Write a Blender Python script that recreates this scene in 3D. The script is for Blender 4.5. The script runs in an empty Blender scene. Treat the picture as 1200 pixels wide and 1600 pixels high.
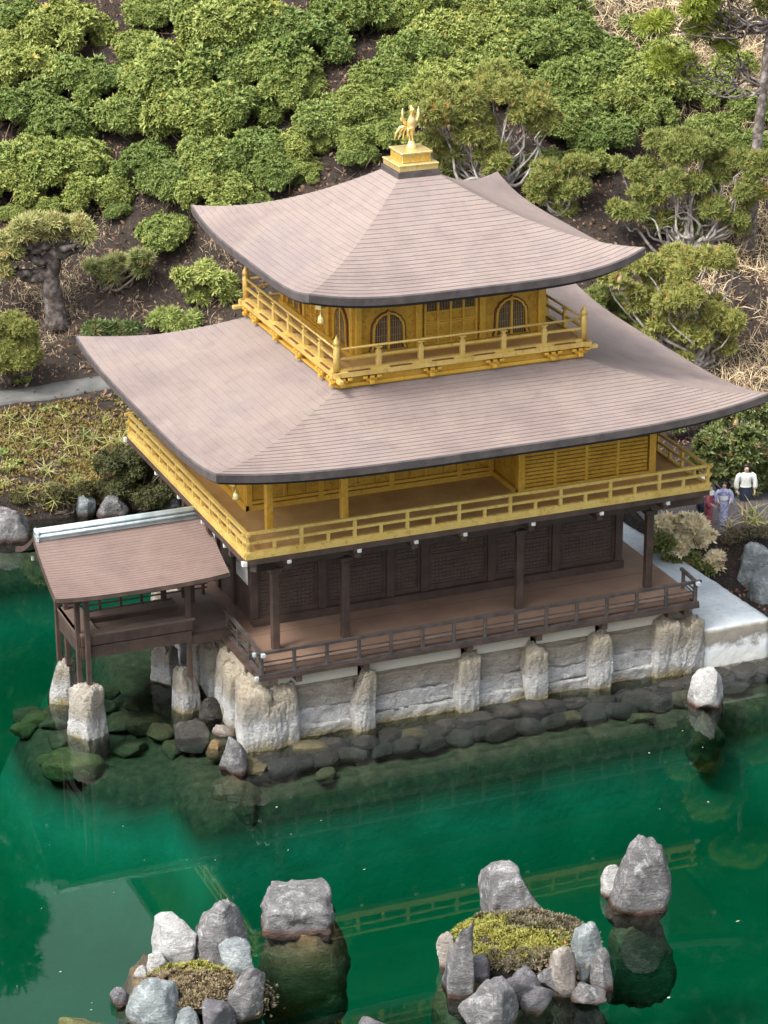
import bpy, bmesh, math, random
import numpy as np
from mathutils import Vector, Matrix, noise as mnoise

# ------------------------------------------------------------------ camera, world, sun, exposure
SC = bpy.context.scene
COL = SC.collection
R = math.radians
CAM_POS = Vector((-27.195, -65.627, 31.232))
CAM_F = 4298.67                      # focal length in pixels of the 1200 x 1600 photograph
PITCH, YAW, ROLL = R(21.083), R(21.910), R(-0.24)

FW = Vector((math.sin(YAW) * math.cos(PITCH), math.cos(YAW) * math.cos(PITCH), -math.sin(PITCH)))
_r = Vector((math.cos(YAW), -math.sin(YAW), 0.0))
_u = _r.cross(FW)
RT = math.cos(ROLL) * _r + math.sin(ROLL) * _u
UP = -math.sin(ROLL) * _r + math.cos(ROLL) * _u
cam_data = bpy.data.cameras.new('camera')
cam = bpy.data.objects.new('camera', cam_data)
COL.objects.link(cam)
cam_data.sensor_fit = 'VERTICAL'
cam_data.sensor_height = 36.0
cam_data.sensor_width = 36.0
cam_data.lens = CAM_F / 1600.0 * 36.0
cam_data.clip_start = 1.0
cam_data.clip_end = 3000.0
M = Matrix.Identity(4)
for i in range(3):
    M[i][0], M[i][1], M[i][2], M[i][3] = RT[i], UP[i], -FW[i], CAM_POS[i]
cam.matrix_world = M
SC.camera = cam

SUN_AZ, SUN_EL = R(-108.0), R(54.0)   # azimuth measured from +y towards +x, elevation
world = bpy.data.worlds.new('World')
SC.world = world
world.use_nodes = True
wn = world.node_tree
for n in list(wn.nodes):
    wn.nodes.remove(n)
w_out = wn.nodes.new('ShaderNodeOutputWorld')
w_bg = wn.nodes.new('ShaderNodeBackground')
w_sky = wn.nodes.new('ShaderNodeTexSky')
w_hsv = wn.nodes.new('ShaderNodeHueSaturation')
w_sky.sky_type = 'NISHITA'
w_sky.sun_disc = False
w_sky.sun_elevation = SUN_EL
w_sky.sun_rotation = SUN_AZ
w_sky.air_density = 1.0
w_sky.dust_density = 6.0
w_sky.ozone_density = 1.0
w_hsv.inputs['Saturation'].default_value = 0.35
w_bg.inputs["Strength"].default_value = 0.15
wn.links.new(w_sky.outputs[0], w_hsv.inputs['Color'])
wn.links.new(w_hsv.outputs[0], w_bg.inputs['Color'])
wn.links.new(w_bg.outputs[0], w_out.inputs['Surface'])

sun_d = bpy.data.lights.new('sun', 'SUN')
sun_d.energy = 1.0
sun_d.angle = R(10.0)
sun_d.color = (1.0, 0.95, 0.87)
sun = bpy.data.objects.new('sun', sun_d)
COL.objects.link(sun)
sdir = Vector((math.sin(SUN_AZ) * math.cos(SUN_EL), math.cos(SUN_AZ) * math.cos(SUN_EL), math.sin(SUN_EL)))
sun.rotation_euler = (-sdir).to_track_quat('-Z', 'Y').to_euler()
sun.location = sdir * 120

SC.render.engine = 'CYCLES'
SC.view_settings.view_transform = 'Standard'
SC.view_settings.look = 'None'
SC.view_settings.exposure = 1.42
SC.view_settings.gamma = 1.0
SC.view_settings.use_curve_mapping = False
SC.cycles.use_denoising = True
SC.cycles.max_bounces = 8
SC.cycles.transparent_max_bounces = 12
SC.cycles.caustics_reflective = False
SC.cycles.caustics_refractive = False
SC.render.resolution_x, SC.render.resolution_y = 768, 1024

# ------------------------------------------------------------------ helpers
def at(u, v, z=0.0):
    """the point of the plane z that the photograph shows at (u, v)"""
    d = FW * CAM_F + RT * (u - 600.0) + UP * (800.0 - v)
    t = (z - CAM_POS.z) / d.z
    return CAM_POS + d * t

def pix(p):
    d = Vector(p) - CAM_POS; z = d.dot(FW)
    return (600.0 + CAM_F * d.dot(RT) / z, 800.0 - CAM_F * d.dot(UP) / z)

def ppm(p):
    """pixels of the photograph per metre at a point"""
    return CAM_F / (Vector(p) - CAM_POS).dot(FW)

WM = {}          # world matrices, so that parts can keep world coordinates
def wmat(o):
    return WM.get(o.name, Matrix.Identity(4))

def put(o, parent=None):
    COL.objects.link(o)
    WM[o.name] = o.matrix_basis.copy()
    if parent is not None:
        o.parent = parent
        o.matrix_parent_inverse = wmat(parent).inverted()
    return o

def tag(o, label=None, cat=None, group=None, kind=None):
    if label: o['label'] = label
    if cat: o['category'] = cat
    if group: o['group'] = group
    if kind: o['kind'] = kind
    return o

def empty(name, loc, label=None, cat=None, group=None, rz=0.0):
    o = bpy.data.objects.new(name, None)
    o.empty_display_size = 0.2
    o.location = loc
    o.rotation_euler = (0, 0, rz)
    o.matrix_basis = Matrix.Translation(Vector(loc)) @ Matrix.Rotation(rz, 4, 'Z')
    put(o)
    return tag(o, label, cat, group)

def mesh_np(name, V, F, mat, smooth=False, attrs=None):
    """mesh from numpy arrays; F is (n,3) or (n,4)"""
    me = bpy.data.meshes.new(name)
    V = np.asarray(V, np.float32); F = np.asarray(F, np.int32)
    k = F.shape[1]
    me.vertices.add(len(V)); me.vertices.foreach_set('co', V.ravel())
    me.loops.add(F.size); me.loops.foreach_set('vertex_index', F.ravel())
    me.polygons.add(len(F))
    me.polygons.foreach_set('loop_start', np.arange(0, F.size, k, dtype=np.int32))
    if smooth:
        me.polygons.foreach_set('use_smooth', np.ones(len(F), bool))
    if attrs:
        for an, av in attrs.items():
            a = me.attributes.new(an, 'FLOAT', 'POINT')
            a.data.foreach_set('value', np.asarray(av, np.float32))
    me.update(calc_edges=True)
    if mat is not None:
        me.materials.append(mat)
    return me

class MB:
    """collects boxes, beams, tubes, sheets; build() links them as one mesh object"""
    def __init__(s):
        s.v = []; s.f = []; s.sm = []
    def add(s, vs, fs, smooth=False):
        b = len(s.v)
        s.v += [tuple(p) for p in vs]
        s.f += [tuple(b + i for i in f) for f in fs]
        s.sm += [smooth] * len(fs)
        return s
    def box(s, x0, x1, y0, y1, z0, z1):
        if x0 > x1: x0, x1 = x1, x0
        if y0 > y1: y0, y1 = y1, y0
        if z0 > z1: z0, z1 = z1, z0
        vs = [(x0, y0, z0), (x1, y0, z0), (x1, y1, z0), (x0, y1, z0), (x0, y0, z1), (x1, y0, z1), (x1, y1, z1), (x0, y1, z1)]
        return s.add(vs, [(0, 3, 2, 1), (4, 5, 6, 7), (0, 1, 5, 4), (1, 2, 6, 5), (2, 3, 7, 6), (3, 0, 4, 7)])
    def cbox(s, c, d, b=0.0):
        """box by centre and size, edges chamfered by b"""
        if b <= 0:
            return s.box(c[0] - d[0] / 2, c[0] + d[0] / 2, c[1] - d[1] / 2, c[1] + d[1] / 2, c[2] - d[2] / 2, c[2] + d[2] / 2)
        bm = bmesh.new()
        bmesh.ops.create_cube(bm, size=1.0)
        for v in bm.verts:
            v.co = Vector((v.co.x * d[0], v.co.y * d[1], v.co.z * d[2]))
        bmesh.ops.bevel(bm, geom=bm.edges[:], offset=b, segments=1, affect='EDGES')
        bm.verts.index_update()
        s.add([tuple(v.co + Vector(c)) for v in bm.verts], [tuple(v.index for v in f.verts) for f in bm.faces])
        bm.free()
        return s
    def beam(s, p0, p1, w, h, up=(0, 0, 1)):
        p0, p1 = Vector(p0), Vector(p1)
        d = (p1 - p0).normalized(); up = Vector(up)
        if abs(d.dot(up)) > 0.99: up = Vector((0, 1, 0))
        a = d.cross(up).normalized() * (w / 2); b = a.normalized().cross(d).normalized() * (h / 2)
        vs = [p0 - a - b, p0 + a - b, p0 + a + b, p0 - a + b, p1 - a - b, p1 + a - b, p1 + a + b, p1 - a + b]
        return s.add(vs, [(0, 1, 2, 3), (7, 6, 5, 4), (0, 4, 5, 1), (1, 5, 6, 2), (2, 6, 7, 3), (3, 7, 4, 0)])
    def tube(s, pts, rad, n=8, smooth=True, cap=True):
        pts = [Vector(p) for p in pts]
        if not hasattr(rad, '__len__'): rad = [rad] * len(pts)
        rings = []; a = None
        for i, p in enumerate(pts):
            d = (pts[min(i + 1, len(pts) - 1)] - pts[max(i - 1, 0)]).normalized()
            if a is None:
                a = d.orthogonal().normalized()
            else:
                a = (a - d * a.dot(d)).normalized()
            b = d.cross(a)
            rings.append([p + (a * math.cos(t) + b * math.sin(t)) * rad[i] for t in [2 * math.pi * k / n for k in range(n)]])
        vs = [q for r_ in rings for q in r_]
        fs = []
        for i in range(len(pts) - 1):
            for k in range(n):
                k2 = (k + 1) % n
                fs.append((i * n + k, i * n + k2, (i + 1) * n + k2, (i + 1) * n + k))
        if cap:
            fs.append(tuple(range(n - 1, -1, -1))); fs.append(tuple((len(pts) - 1) * n + k for k in range(n)))
        return s.add(vs, fs, smooth)
    def limb(s, pts, rad, n=7, k=3):
        """tube along a smooth curve through the points"""
        P = [Vector(p) for p in pts]; Q = []; Rr = []
        for i in range(len(P) - 1):
            a, b, c, d = P[max(i - 1, 0)], P[i], P[i + 1], P[min(i + 2, len(P) - 1)]
            for j in range(k):
                t = j / k
                Q.append(0.5 * ((2 * b) + (c - a) * t + (2 * a - 5 * b + 4 * c - d) * t * t + (3 * b - a - 3 * c + d) * t ** 3)); Rr.append(rad[i] + (rad[i + 1] - rad[i]) * t)
        Q.append(P[-1]); Rr.append(rad[-1])
        return s.tube(Q, Rr, n)
    def lathe(s, c, prof, n=12, smooth=True, sx=1.0, sy=1.0):
        """prof: list of (radius, z)"""
        vs = []; fs = []
        for r_, z in prof:
            for k in range(n):
                t = 2 * math.pi * k / n
                vs.append((c[0] + r_ * sx * math.cos(t), c[1] + r_ * sy * math.sin(t), c[2] + z))
        for i in range(len(prof) - 1):
            for k in range(n):
                k2 = (k + 1) % n
                fs.append((i * n + k, i * n + k2, (i + 1) * n + k2, (i + 1) * n + k))
        fs.append(tuple(range(n - 1, -1, -1))); fs.append(tuple((len(prof) - 1) * n + k for k in range(n)))
        return s.add(vs, fs, smooth)
    def prism(s, outline, axis, a0, a1):
        """outline of 2-D points extruded along an axis ('x' or 'y' or 'z') from a0 to a1"""
        n = len(outline)
        def P(p, a):
            return {'x': (a, p[0], p[1]), 'y': (p[0], a, p[1]), 'z': (p[0], p[1], a)}[axis]
        vs = [P(p, a0) for p in outline] + [P(p, a1) for p in outline]
        fs = [tuple(range(n - 1, -1, -1)), tuple(range(n, 2 * n))] + [(i, (i + 1) % n, n + (i + 1) % n, n + i) for i in range(n)]
        return s.add(vs, fs)
    def ring(s, outer, inner, axis, a0, a1):
        """flat ring between two outlines with the same number of points"""
        n = len(outer)
        def P(p, a):
            return {'x': (a, p[0], p[1]), 'y': (p[0], a, p[1]), 'z': (p[0], p[1], a)}[axis]
        vs = [P(p, a0) for p in outer] + [P(p, a0) for p in inner] + [P(p, a1) for p in outer] + [P(p, a1) for p in inner]
        fs = []
        for i in range(n - 1):
            j = i + 1
            fs += [(i, j, n + j, n + i), (2 * n + i, 3 * n + i, 3 * n + j, 2 * n + j), (i, 2 * n + i, 2 * n + j, j), (n + i, n + j, 3 * n + j, 3 * n + i)]
        return s.add(vs, fs)
    def mesh(s, name, mat, recalc=True):
        me = bpy.data.meshes.new(name)
        me.from_pydata(s.v, [], s.f)
        for p, q in zip(me.polygons, s.sm): p.use_smooth = q
        if recalc:
            bm = bmesh.new(); bm.from_mesh(me)
            bmesh.ops.recalc_face_normals(bm, faces=bm.faces[:])
            bm.to_mesh(me); bm.free()
        me.materials.append(mat)
        return me
    def build(s, name, mat, parent=None, label=None, kind=None):
        o = bpy.data.objects.new(name, s.mesh(name, mat))
        put(o, parent)
        return tag(o, label, None, None, kind)

def obj(name, me, parent=None, loc=(0, 0, 0), rz=0.0, sc=(1, 1, 1), rot=None):
    o = bpy.data.objects.new(name, me)
    if not hasattr(sc, '__len__'): sc = (sc, sc, sc)
    Rm = Matrix.Rotation(rz, 4, 'Z') if rot is None else rot
    o.matrix_basis = Matrix.Translation(Vector(loc)) @ Rm @ Matrix.Diagonal((sc[0], sc[1], sc[2], 1.0))
    return put(o, parent)

# ------------------------------------------------------------------ materials
def nodes_of(name):
    m = bpy.data.materials.new(name)
    m.use_nodes = True
    nt = m.node_tree
    b = nt.nodes['Principled BSDF']
    return m, nt, b

def col4(c): return (c[0], c[1], c[2], 1.0)

def tex_noise(nt, scale, detail=4.0, rough=0.55, coord='Object', stretch=None, dist=0.0):
    tc = nt.nodes.new('ShaderNodeTexCoord')
    n = nt.nodes.new('ShaderNodeTexNoise')
    n.inputs['Scale'].default_value = scale
    n.inputs['Detail'].default_value = detail
    n.inputs['Roughness'].default_value = rough
    n.inputs['Distortion'].default_value = dist
    src = tc.outputs[coord] if coord != 'World' else nt.nodes.new('ShaderNodeNewGeometry').outputs['Position']
    if stretch:
        mp = nt.nodes.new('ShaderNodeMapping')
        mp.inputs['Scale'].default_value = stretch
        nt.links.new(src, mp.inputs['Vector']); src = mp.outputs[0]
    nt.links.new(src, n.inputs['Vector'])
    return n.outputs['Fac']

def ramp(nt, fac, stops, interp='LINEAR'):
    r_ = nt.nodes.new('ShaderNodeValToRGB')
    cr = r_.color_ramp; cr.interpolation = interp
    while len(cr.elements) < len(stops): cr.elements.new(0.5)
    for e, (p, c) in zip(cr.elements, stops):
        e.position = p; e.color = col4(c)
    nt.links.new(fac, r_.inputs['Fac'])
    return r_.outputs['Color']

def vramp(nt, fac, p0, p1, a=0.0, b=1.0):
    n = nt.nodes.new('ShaderNodeMapRange')
    n.inputs['From Min'].default_value = p0; n.inputs['From Max'].default_value = p1
    n.inputs['To Min'].default_value = a; n.inputs['To Max'].default_value = b
    nt.links.new(fac, n.inputs['Value'])
    return n.outputs[0]

def mix(nt, fac, a, b, mode='MIX'):
    n = nt.nodes.new('ShaderNodeMix'); n.data_type = 'RGBA'; n.blend_type = mode
    for sock, val in ((0, fac), (6, a), (7, b)):
        if hasattr(val, 'is_output') or hasattr(val, 'links'):
            nt.links.new(val, n.inputs[sock])
        elif sock == 0:
            n.inputs[0].default_value = val
        else:
            n.inputs[sock].default_value = col4(val)
    return n.outputs[2]

def bump(nt, b, h, strength=0.3, dist=0.05):
    n = nt.nodes.new('ShaderNodeBump')
    n.inputs['Strength'].default_value = strength; n.inputs['Distance'].default_value = dist
    nt.links.new(h, n.inputs['Height']); nt.links.new(n.outputs[0], b.inputs['Normal'])

def attr(nt, name):
    n = nt.nodes.new('ShaderNodeAttribute'); n.attribute_name = name
    return n.outputs['Fac']

def zcoord(nt, coord='Object'):
    tc = nt.nodes.new('ShaderNodeTexCoord'); sp = nt.nodes.new('ShaderNodeSeparateXYZ')
    nt.links.new(tc.outputs[coord], sp.inputs[0])
    return sp.outputs['Z']

def worldz(nt):
    g = nt.nodes.new('ShaderNodeNewGeometry'); sp = nt.nodes.new('ShaderNodeSeparateXYZ')
    nt.links.new(g.outputs['Position'], sp.inputs[0])
    return sp.outputs['Z']

def math_n(nt, op, a, b):
    n = nt.nodes.new('ShaderNodeMath'); n.operation = op
    for i, val in enumerate((a, b)):
        if isinstance(val, (int, float)): n.inputs[i].default_value = val
        else: nt.links.new(val, n.inputs[i])
    return n.outputs[0]

def simple(name, c, rough=0.6, metal=0.0, c2=None, scale=3.0, bs=0.0, bscale=20.0, spec=0.5, stretch=None, thr=(0.35, 0.65)):
    m, nt, b = nodes_of(name)
    b.inputs['Roughness'].default_value = rough
    b.inputs['Metallic'].default_value = metal
    b.inputs['Specular IOR Level'].default_value = spec
    if c2 is None:
        b.inputs['Base Color'].default_value = col4(c)
    else:
        f_ = tex_noise(nt, scale, 5.0, 0.6, stretch=stretch)
        nt.links.new(ramp(nt, f_, [(thr[0], c), (thr[1], c2)]), b.inputs['Base Color'])
    if bs > 0:
        bump(nt, b, tex_noise(nt, bscale, 4.0, stretch=stretch), bs, 0.03)
    return m

def gold_mat(name, a, b2, dirt, metal=0.45, rough=0.42):
    m, nt, b = nodes_of(name)
    f1 = tex_noise(nt, 1.6, 5, 0.6)
    f2 = tex_noise(nt, 9.0, 5, 0.65)
    c = ramp(nt, f1, [(0.3, a), (0.7, b2)])
    c = mix(nt, vramp(nt, f2, 0.52, 0.74), c, dirt)
    f3 = tex_noise(nt, 0.9, 6, 0.7, dist=1.0)
    c = mix(nt, vramp(nt, f3, 0.48, 0.68, 0, 0.55), c, (dirt[0] * 1.25, dirt[1] * 1.2, dirt[2]))
    nt.links.new(c, b.inputs['Base Color'])
    b.inputs['Metallic'].default_value = metal
    nt.links.new(vramp(nt, f2, 0.2, 0.8, rough - 0.08, rough + 0.2), b.inputs['Roughness'])
    bump(nt, b, tex_noise(nt, 24.0, 4), 0.25, 0.02)
    return m

def shingle_mat(name, a, b2, c3):
    m, nt, b = nodes_of(name)
    big = tex_noise(nt, 0.35, 4, 0.55)
    mid = tex_noise(nt, 1.7, 6, 0.65, dist=0.6)
    fine = tex_noise(nt, 26.0, 4, 0.7)
    c = ramp(nt, big, [(0.33, a), (0.52, b2), (0.68, c3)])
    c = mix(nt, vramp(nt, mid, 0.48, 0.76, 0.0, 0.42), c, (a[0] * 0.62, a[1] * 0.60, a[2] * 0.62))
    c = mix(nt, vramp(nt, fine, 0.45, 0.75, 0.0, 0.4), c, (a[0] * 0.7, a[1] * 0.66, a[2] * 0.64))
    st = tex_noise(nt, 1.0, 4, 0.6, stretch=(0.7, 0.7, 14.0))
    c = mix(nt, vramp(nt, st, 0.52, 0.72, 0.0, 0.35), c, (b2[0] * 1.25, b2[1] * 1.25, b2[2] * 1.28))
    sm = tex_noise(nt, 0.8, 7, 0.75, dist=2.0)
    c = mix(nt, vramp(nt, sm, 0.60, 0.70, 0.0, 0.5), c, (0.11, 0.10, 0.105))
    nt.links.new(c, b.inputs['Base Color'])
    b.inputs['Roughness'].default_value = 0.62
    bump(nt, b, fine, 0.35, 0.03)
    return m

def leaf_mat(name, base, mid, tip, extra=None, rough=0.55):
    """colour along each leaf (attribute tip) and from sprig to sprig (attribute rnd)"""
    m, nt, b = nodes_of(name)
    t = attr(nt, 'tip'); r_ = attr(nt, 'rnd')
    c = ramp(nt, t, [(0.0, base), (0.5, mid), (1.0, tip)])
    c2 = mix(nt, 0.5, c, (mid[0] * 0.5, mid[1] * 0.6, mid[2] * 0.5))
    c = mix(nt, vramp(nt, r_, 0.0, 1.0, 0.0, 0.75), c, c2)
    if extra:
        c = mix(nt, vramp(nt, r_, extra[1], extra[1] + 0.03, 0.0, 0.8), c, extra[0])
    oi = nt.nodes.new('ShaderNodeObjectInfo')
    hs = nt.nodes.new('ShaderNodeHueSaturation')
    nt.links.new(vramp(nt, oi.outputs['Random'], 0, 1, 0.480, 0.515), hs.inputs['Hue'])
    nt.links.new(vramp(nt, oi.outputs['Random'], 0, 1, 1.2, 0.78), hs.inputs['Value'])
    nt.links.new(c, hs.inputs['Color'])
    nt.links.new(hs.outputs[0], b.inputs['Base Color'])
    b.inputs['Roughness'].default_value = rough
    b.inputs['Specular IOR Level'].default_value = 0.3
    tr = nt.nodes.new('ShaderNodeBsdfTranslucent')
    nt.links.new(hs.outputs[0], tr.inputs['Color'])
    ms = nt.nodes.new('ShaderNodeMixShader'); ms.inputs[0].default_value = 0.25
    out = nt.nodes['Material Output']
    nt.links.new(b.outputs[0], ms.inputs[1]); nt.links.new(tr.outputs[0], ms.inputs[2])
    nt.links.new(ms.outputs[0], out.inputs['Surface'])
    return m

def rock_mat(name, a, b2, light, algae=None, wl=0.0, lichen=(0.5, 0.68)):
    """grey stone with pale lichen blotches, and a wet algae-stained foot below a height"""
    m, nt, b = nodes_of(name)
    f1 = tex_noise(nt, 1.4, 6, 0.62, coord='World', dist=0.4)
    f2 = tex_noise(nt, 4.6, 8, 0.72, coord='World', dist=0.5)
    f3 = tex_noise(nt, 20.0, 5, 0.72, coord='World')
    f4 = tex_noise(nt, 2.2, 6, 0.7, coord='World', stretch=(1.0, 1.6, 5.0), dist=1.2)
    c = ramp(nt, f1, [(0.32, a), (0.66, b2)])
    c = mix(nt, vramp(nt, f2, lichen[0], lichen[1], 0, 0.85), c, light)
    c = mix(nt, vramp(nt, f3, 0.5, 0.8, 0, 0.5), c, (a[0] * 0.5, a[1] * 0.5, a[2] * 0.5))
    c = mix(nt, vramp(nt, f4, 0.52, 0.62, 0, 0.6), c, (a[0] * 0.45, a[1] * 0.45, a[2] * 0.45))
    ck = ramp(nt, f4, [(0.455, (0, 0, 0)), (0.475, (1, 1, 1)), (0.495, (0, 0, 0))])
    c = mix(nt, math_n(nt, 'MULTIPLY', ck, 0.7), c, (a[0] * 0.3, a[1] * 0.3, a[2] * 0.3))
    rg = 0.75
    b.inputs['Roughness'].default_value = rg
    if algae:
        z = worldz(nt)
        zz = math_n(nt, 'ADD', z, math_n(nt, 'MULTIPLY', f2, -0.22))
        k = vramp(nt, zz, wl - 0.16, wl - 0.02, 1.0, 0.0)
        ac = ramp(nt, f1, [(0.3, algae), (0.7, (algae[0] * 2.0, algae[1] * 1.8, algae[2] * 1.4))])
        c = mix(nt, k, c, ac)
        nt.links.new(vramp(nt, k, 0, 1, rg, 0.35), b.inputs['Roughness'])
    nt.links.new(c, b.inputs['Base Color'])
    mx = math_n(nt, 'ADD', math_n(nt, 'ADD', f2, math_n(nt, 'MULTIPLY', f4, 0.8)), math_n(nt, 'MULTIPLY', f3, 0.45))
    bump(nt, b, mx, 0.8, 0.10)
    return m

MT = {}
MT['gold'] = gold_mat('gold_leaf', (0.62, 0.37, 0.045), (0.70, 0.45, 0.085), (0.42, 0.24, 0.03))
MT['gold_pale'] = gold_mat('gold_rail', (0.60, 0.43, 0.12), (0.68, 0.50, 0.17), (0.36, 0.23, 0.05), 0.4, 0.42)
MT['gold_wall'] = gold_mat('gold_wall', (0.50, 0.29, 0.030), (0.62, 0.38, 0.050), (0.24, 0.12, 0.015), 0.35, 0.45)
MT['gold_bright'] = gold_mat('gold_polished', (0.82, 0.64, 0.26), (0.88, 0.72, 0.36), (0.55, 0.38, 0.10), 0.7, 0.3)
MT['gold_floor'] = simple('gold_floor', (0.36, 0.20, 0.075), 0.55, 0.1, (0.48, 0.30, 0.12), 1.2, 0.2, 18)
MT['shingle'] = shingle_mat('shingle', (0.190, 0.148, 0.138), (0.238, 0.190, 0.168), (0.205, 0.165, 0.160))
MT['shingle_brown'] = shingle_mat('shingle_brown', (0.150, 0.102, 0.088), (0.185, 0.130, 0.112), (0.145, 0.100, 0.088))
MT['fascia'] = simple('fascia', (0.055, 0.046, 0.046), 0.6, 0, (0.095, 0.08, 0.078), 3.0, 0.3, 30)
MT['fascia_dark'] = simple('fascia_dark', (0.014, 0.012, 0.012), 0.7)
MT['wood'] = simple('dark_wood', (0.034, 0.021, 0.016), 0.55, 0, (0.068, 0.042, 0.032), 2.5, 0.3, 14, stretch=(1, 1, 1))
MT['wood_rail'] = simple('rail_wood', (0.034, 0.028, 0.027), 0.42, 0, (0.075, 0.062, 0.058), 4.0, 0.25, 20)
MT['wood_floor'] = simple('floor_wood', (0.150, 0.094, 0.066), 0.5, 0, (0.205, 0.135, 0.096), 0.9, 0.2, 16)
MT['wood_deck'] = simple('deck_wood', (0.085, 0.060, 0.047), 0.6, 0, (0.13, 0.094, 0.074), 1.1, 0.2, 16)
MT['white'] = simple('white_plaster', (0.78, 0.78, 0.76), 0.7, 0, (0.68, 0.68, 0.66), 3.0)
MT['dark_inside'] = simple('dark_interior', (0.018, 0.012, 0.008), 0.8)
MT['worn_white'] = simple('worn_white_paint', (0.42, 0.42, 0.40), 0.7, 0, (0.58, 0.58, 0.56), 6.0)
MT['bars'] = simple('weathered_bars', (0.20, 0.135, 0.06), 0.6, 0.1, (0.30, 0.22, 0.12), 8.0)
MT['red_brown'] = simple('red_brown_trim_gap_shade', (0.14, 0.05, 0.015), 0.6)  # window trim, and the dark colour painted in for shaded gaps
MT['tin'] = simple('tin_ridge', (0.27, 0.33, 0.35), 0.5, 0.15, (0.43, 0.49, 0.51), 3.0, 0.25, 14)
MT['tin_dark'] = simple('tin_groove', (0.10, 0.14, 0.15), 0.6)

# ------------------------------------------------------------------ terrain and pond
def sstep(a, b, x):
    t = np.clip((x - a) / (b - a), 0.0, 1.0)
    return t * t * (3 - 2 * t)

def wob(x, y, k=1.0):
    return (np.sin(x * 0.9 * k + 1.3) * np.cos(y * 0.7 * k - 0.4) + 0.5 * np.sin(x * 2.1 * k - y * 1.7 * k + 2.0)
            + 0.3 * np.sin(x * 4.3 * k + y * 3.9 * k))

def shore(x, y):
    """signed distance to the shore, positive on land"""
    sb = 13.0 - 8.0 * sstep(-2.0, 8.0, x) + 0.18 * wob(x, y, 0.8)
    back = y - sb
    right = np.minimum(x - 8.1, y + 4.6)
    return np.maximum.reduce([back, right, -45.0 - y, -45.0 - x, x - 60.0])

def ground_h(x, y):
    x = np.asarray(x, float); y = np.asarray(y, float)
    s = shore(x, y)
    lev = 0.15 + 0.55 * sstep(0.0, 0.5, s) + 0.4 * sstep(1.0, 7.0, s)
    rgt = sstep(6.8, 8.3, x)
    levr = 0.22 + 1.18 * sstep(-0.75, 0.0, y)
    lev = lev * (1 - rgt) + levr * rgt
    y0 = 22.0 - 10.0 * sstep(-2.0, 10.0, x)
    d = y - y0
    hill = 0.5 * (d + np.sqrt(d * d + 6.0)) * 0.5 * 1.0
    hill = np.where(d > -25, np.maximum(hill - 0.06, 0), 0)
    hill = 24.0 * (1 - np.exp(-hill / 24.0 * 1.25))
    bump_ = 0.10 * wob(x, y, 0.7) * sstep(0.3, 3.0, s) * sstep(y0 - 1.5, y0 + 3, y) * 2.0 + 0.03 * wob(x, y, 2.2) * sstep(0.2, 1.0, s)
    z = lev + hill + bump_
    z = np.where(s < 0, np.maximum(0.15 + s * 3.0, -4.6), z)
    return z

def gh(x, y): return float(ground_h(x, y))

def hit(u, v):
    """first point of the ground along the camera ray through (u, v)"""
    d = (FW * CAM_F + RT * (u - 600.0) + UP * (800.0 - v)).normalized()
    t = np.arange(60.0, 260.0, 0.1)
    X = CAM_POS.x + d.x * t; Y = CAM_POS.y + d.y * t; Z = CAM_POS.z + d.z * t
    below = np.nonzero(Z < ground_h(X, Y))[0]
    k = below[0] if len(below) else len(t) - 1
    return Vector((X[k], Y[k], float(ground_h(X[k], Y[k]))))

def axis(lo, hi, step, far):
    fine = np.arange(lo, hi + step / 2, step)
    out = [hi + 4, hi + 10, hi + 20, hi + 45, hi + 100, hi + 250, far]
    inn = [lo - 4, lo - 10, lo - 20, lo - 45, lo - 100, lo - 250, -far]
    return np.array(sorted(inn) + list(fine) + out)

def grid_mesh(name, xs, ys, hf, mat, keep=None, smooth=True):
    X, Y = np.meshgrid(xs, ys, indexing='ij')
    Z = hf(X, Y)
    V = np.stack([X, Y, Z], -1).reshape(-1, 3)
    ny = len(ys)
    I, J = np.meshgrid(np.arange(len(xs) - 1), np.arange(ny - 1), indexing='ij')
    a = (I * ny + J).ravel()
    F = np.stack([a, a + ny, a + ny + 1, a + 1], -1)
    if keep is not None:
        zz = Z.ravel()
        F = F[keep(zz[F])]
    return mesh_np(name, V, F, mat, smooth)

def soil_material():
    m, nt, b = nodes_of('soil')
    f1 = tex_noise(nt, 0.7, 6, 0.6); f2 = tex_noise(nt, 5.0, 6, 0.7); f3 = tex_noise(nt, 18.0, 5, 0.7)
    c = ramp(nt, f2, [(0.3, (0.009, 0.006, 0.0045)), (0.55, (0.026, 0.017, 0.012)), (0.75, (0.075, 0.050, 0.034))])
    c = mix(nt, vramp(nt, f1, 0.5, 0.7, 0, 0.5), c, (0.065, 0.046, 0.032))
    c = mix(nt, vramp(nt, f3, 0.58, 0.7, 0, 0.6), c, (0.22, 0.16, 0.11))
    nt.links.new(c, b.inputs['Base Color'])
    b.inputs['Roughness'].default_value = 0.9
    bump(nt, b, math_n(nt, 'ADD', f2, math_n(nt, 'MULTIPLY', f3, 0.5)), 1.0, 0.15)
    return m
MT['soil'] = soil_material()

xs = axis(-16, 30, 0.4, 900); ys = axis(-8, 62, 0.4, 900)
ground_o = obj('ground', grid_mesh('ground', xs, ys, ground_h, MT['soil'], keep=lambda q: q.max(1) > -4.5))
tag(ground_o, 'brown soil bank and hillside covered with litter behind the pond', 'ground', kind='structure')

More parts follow.
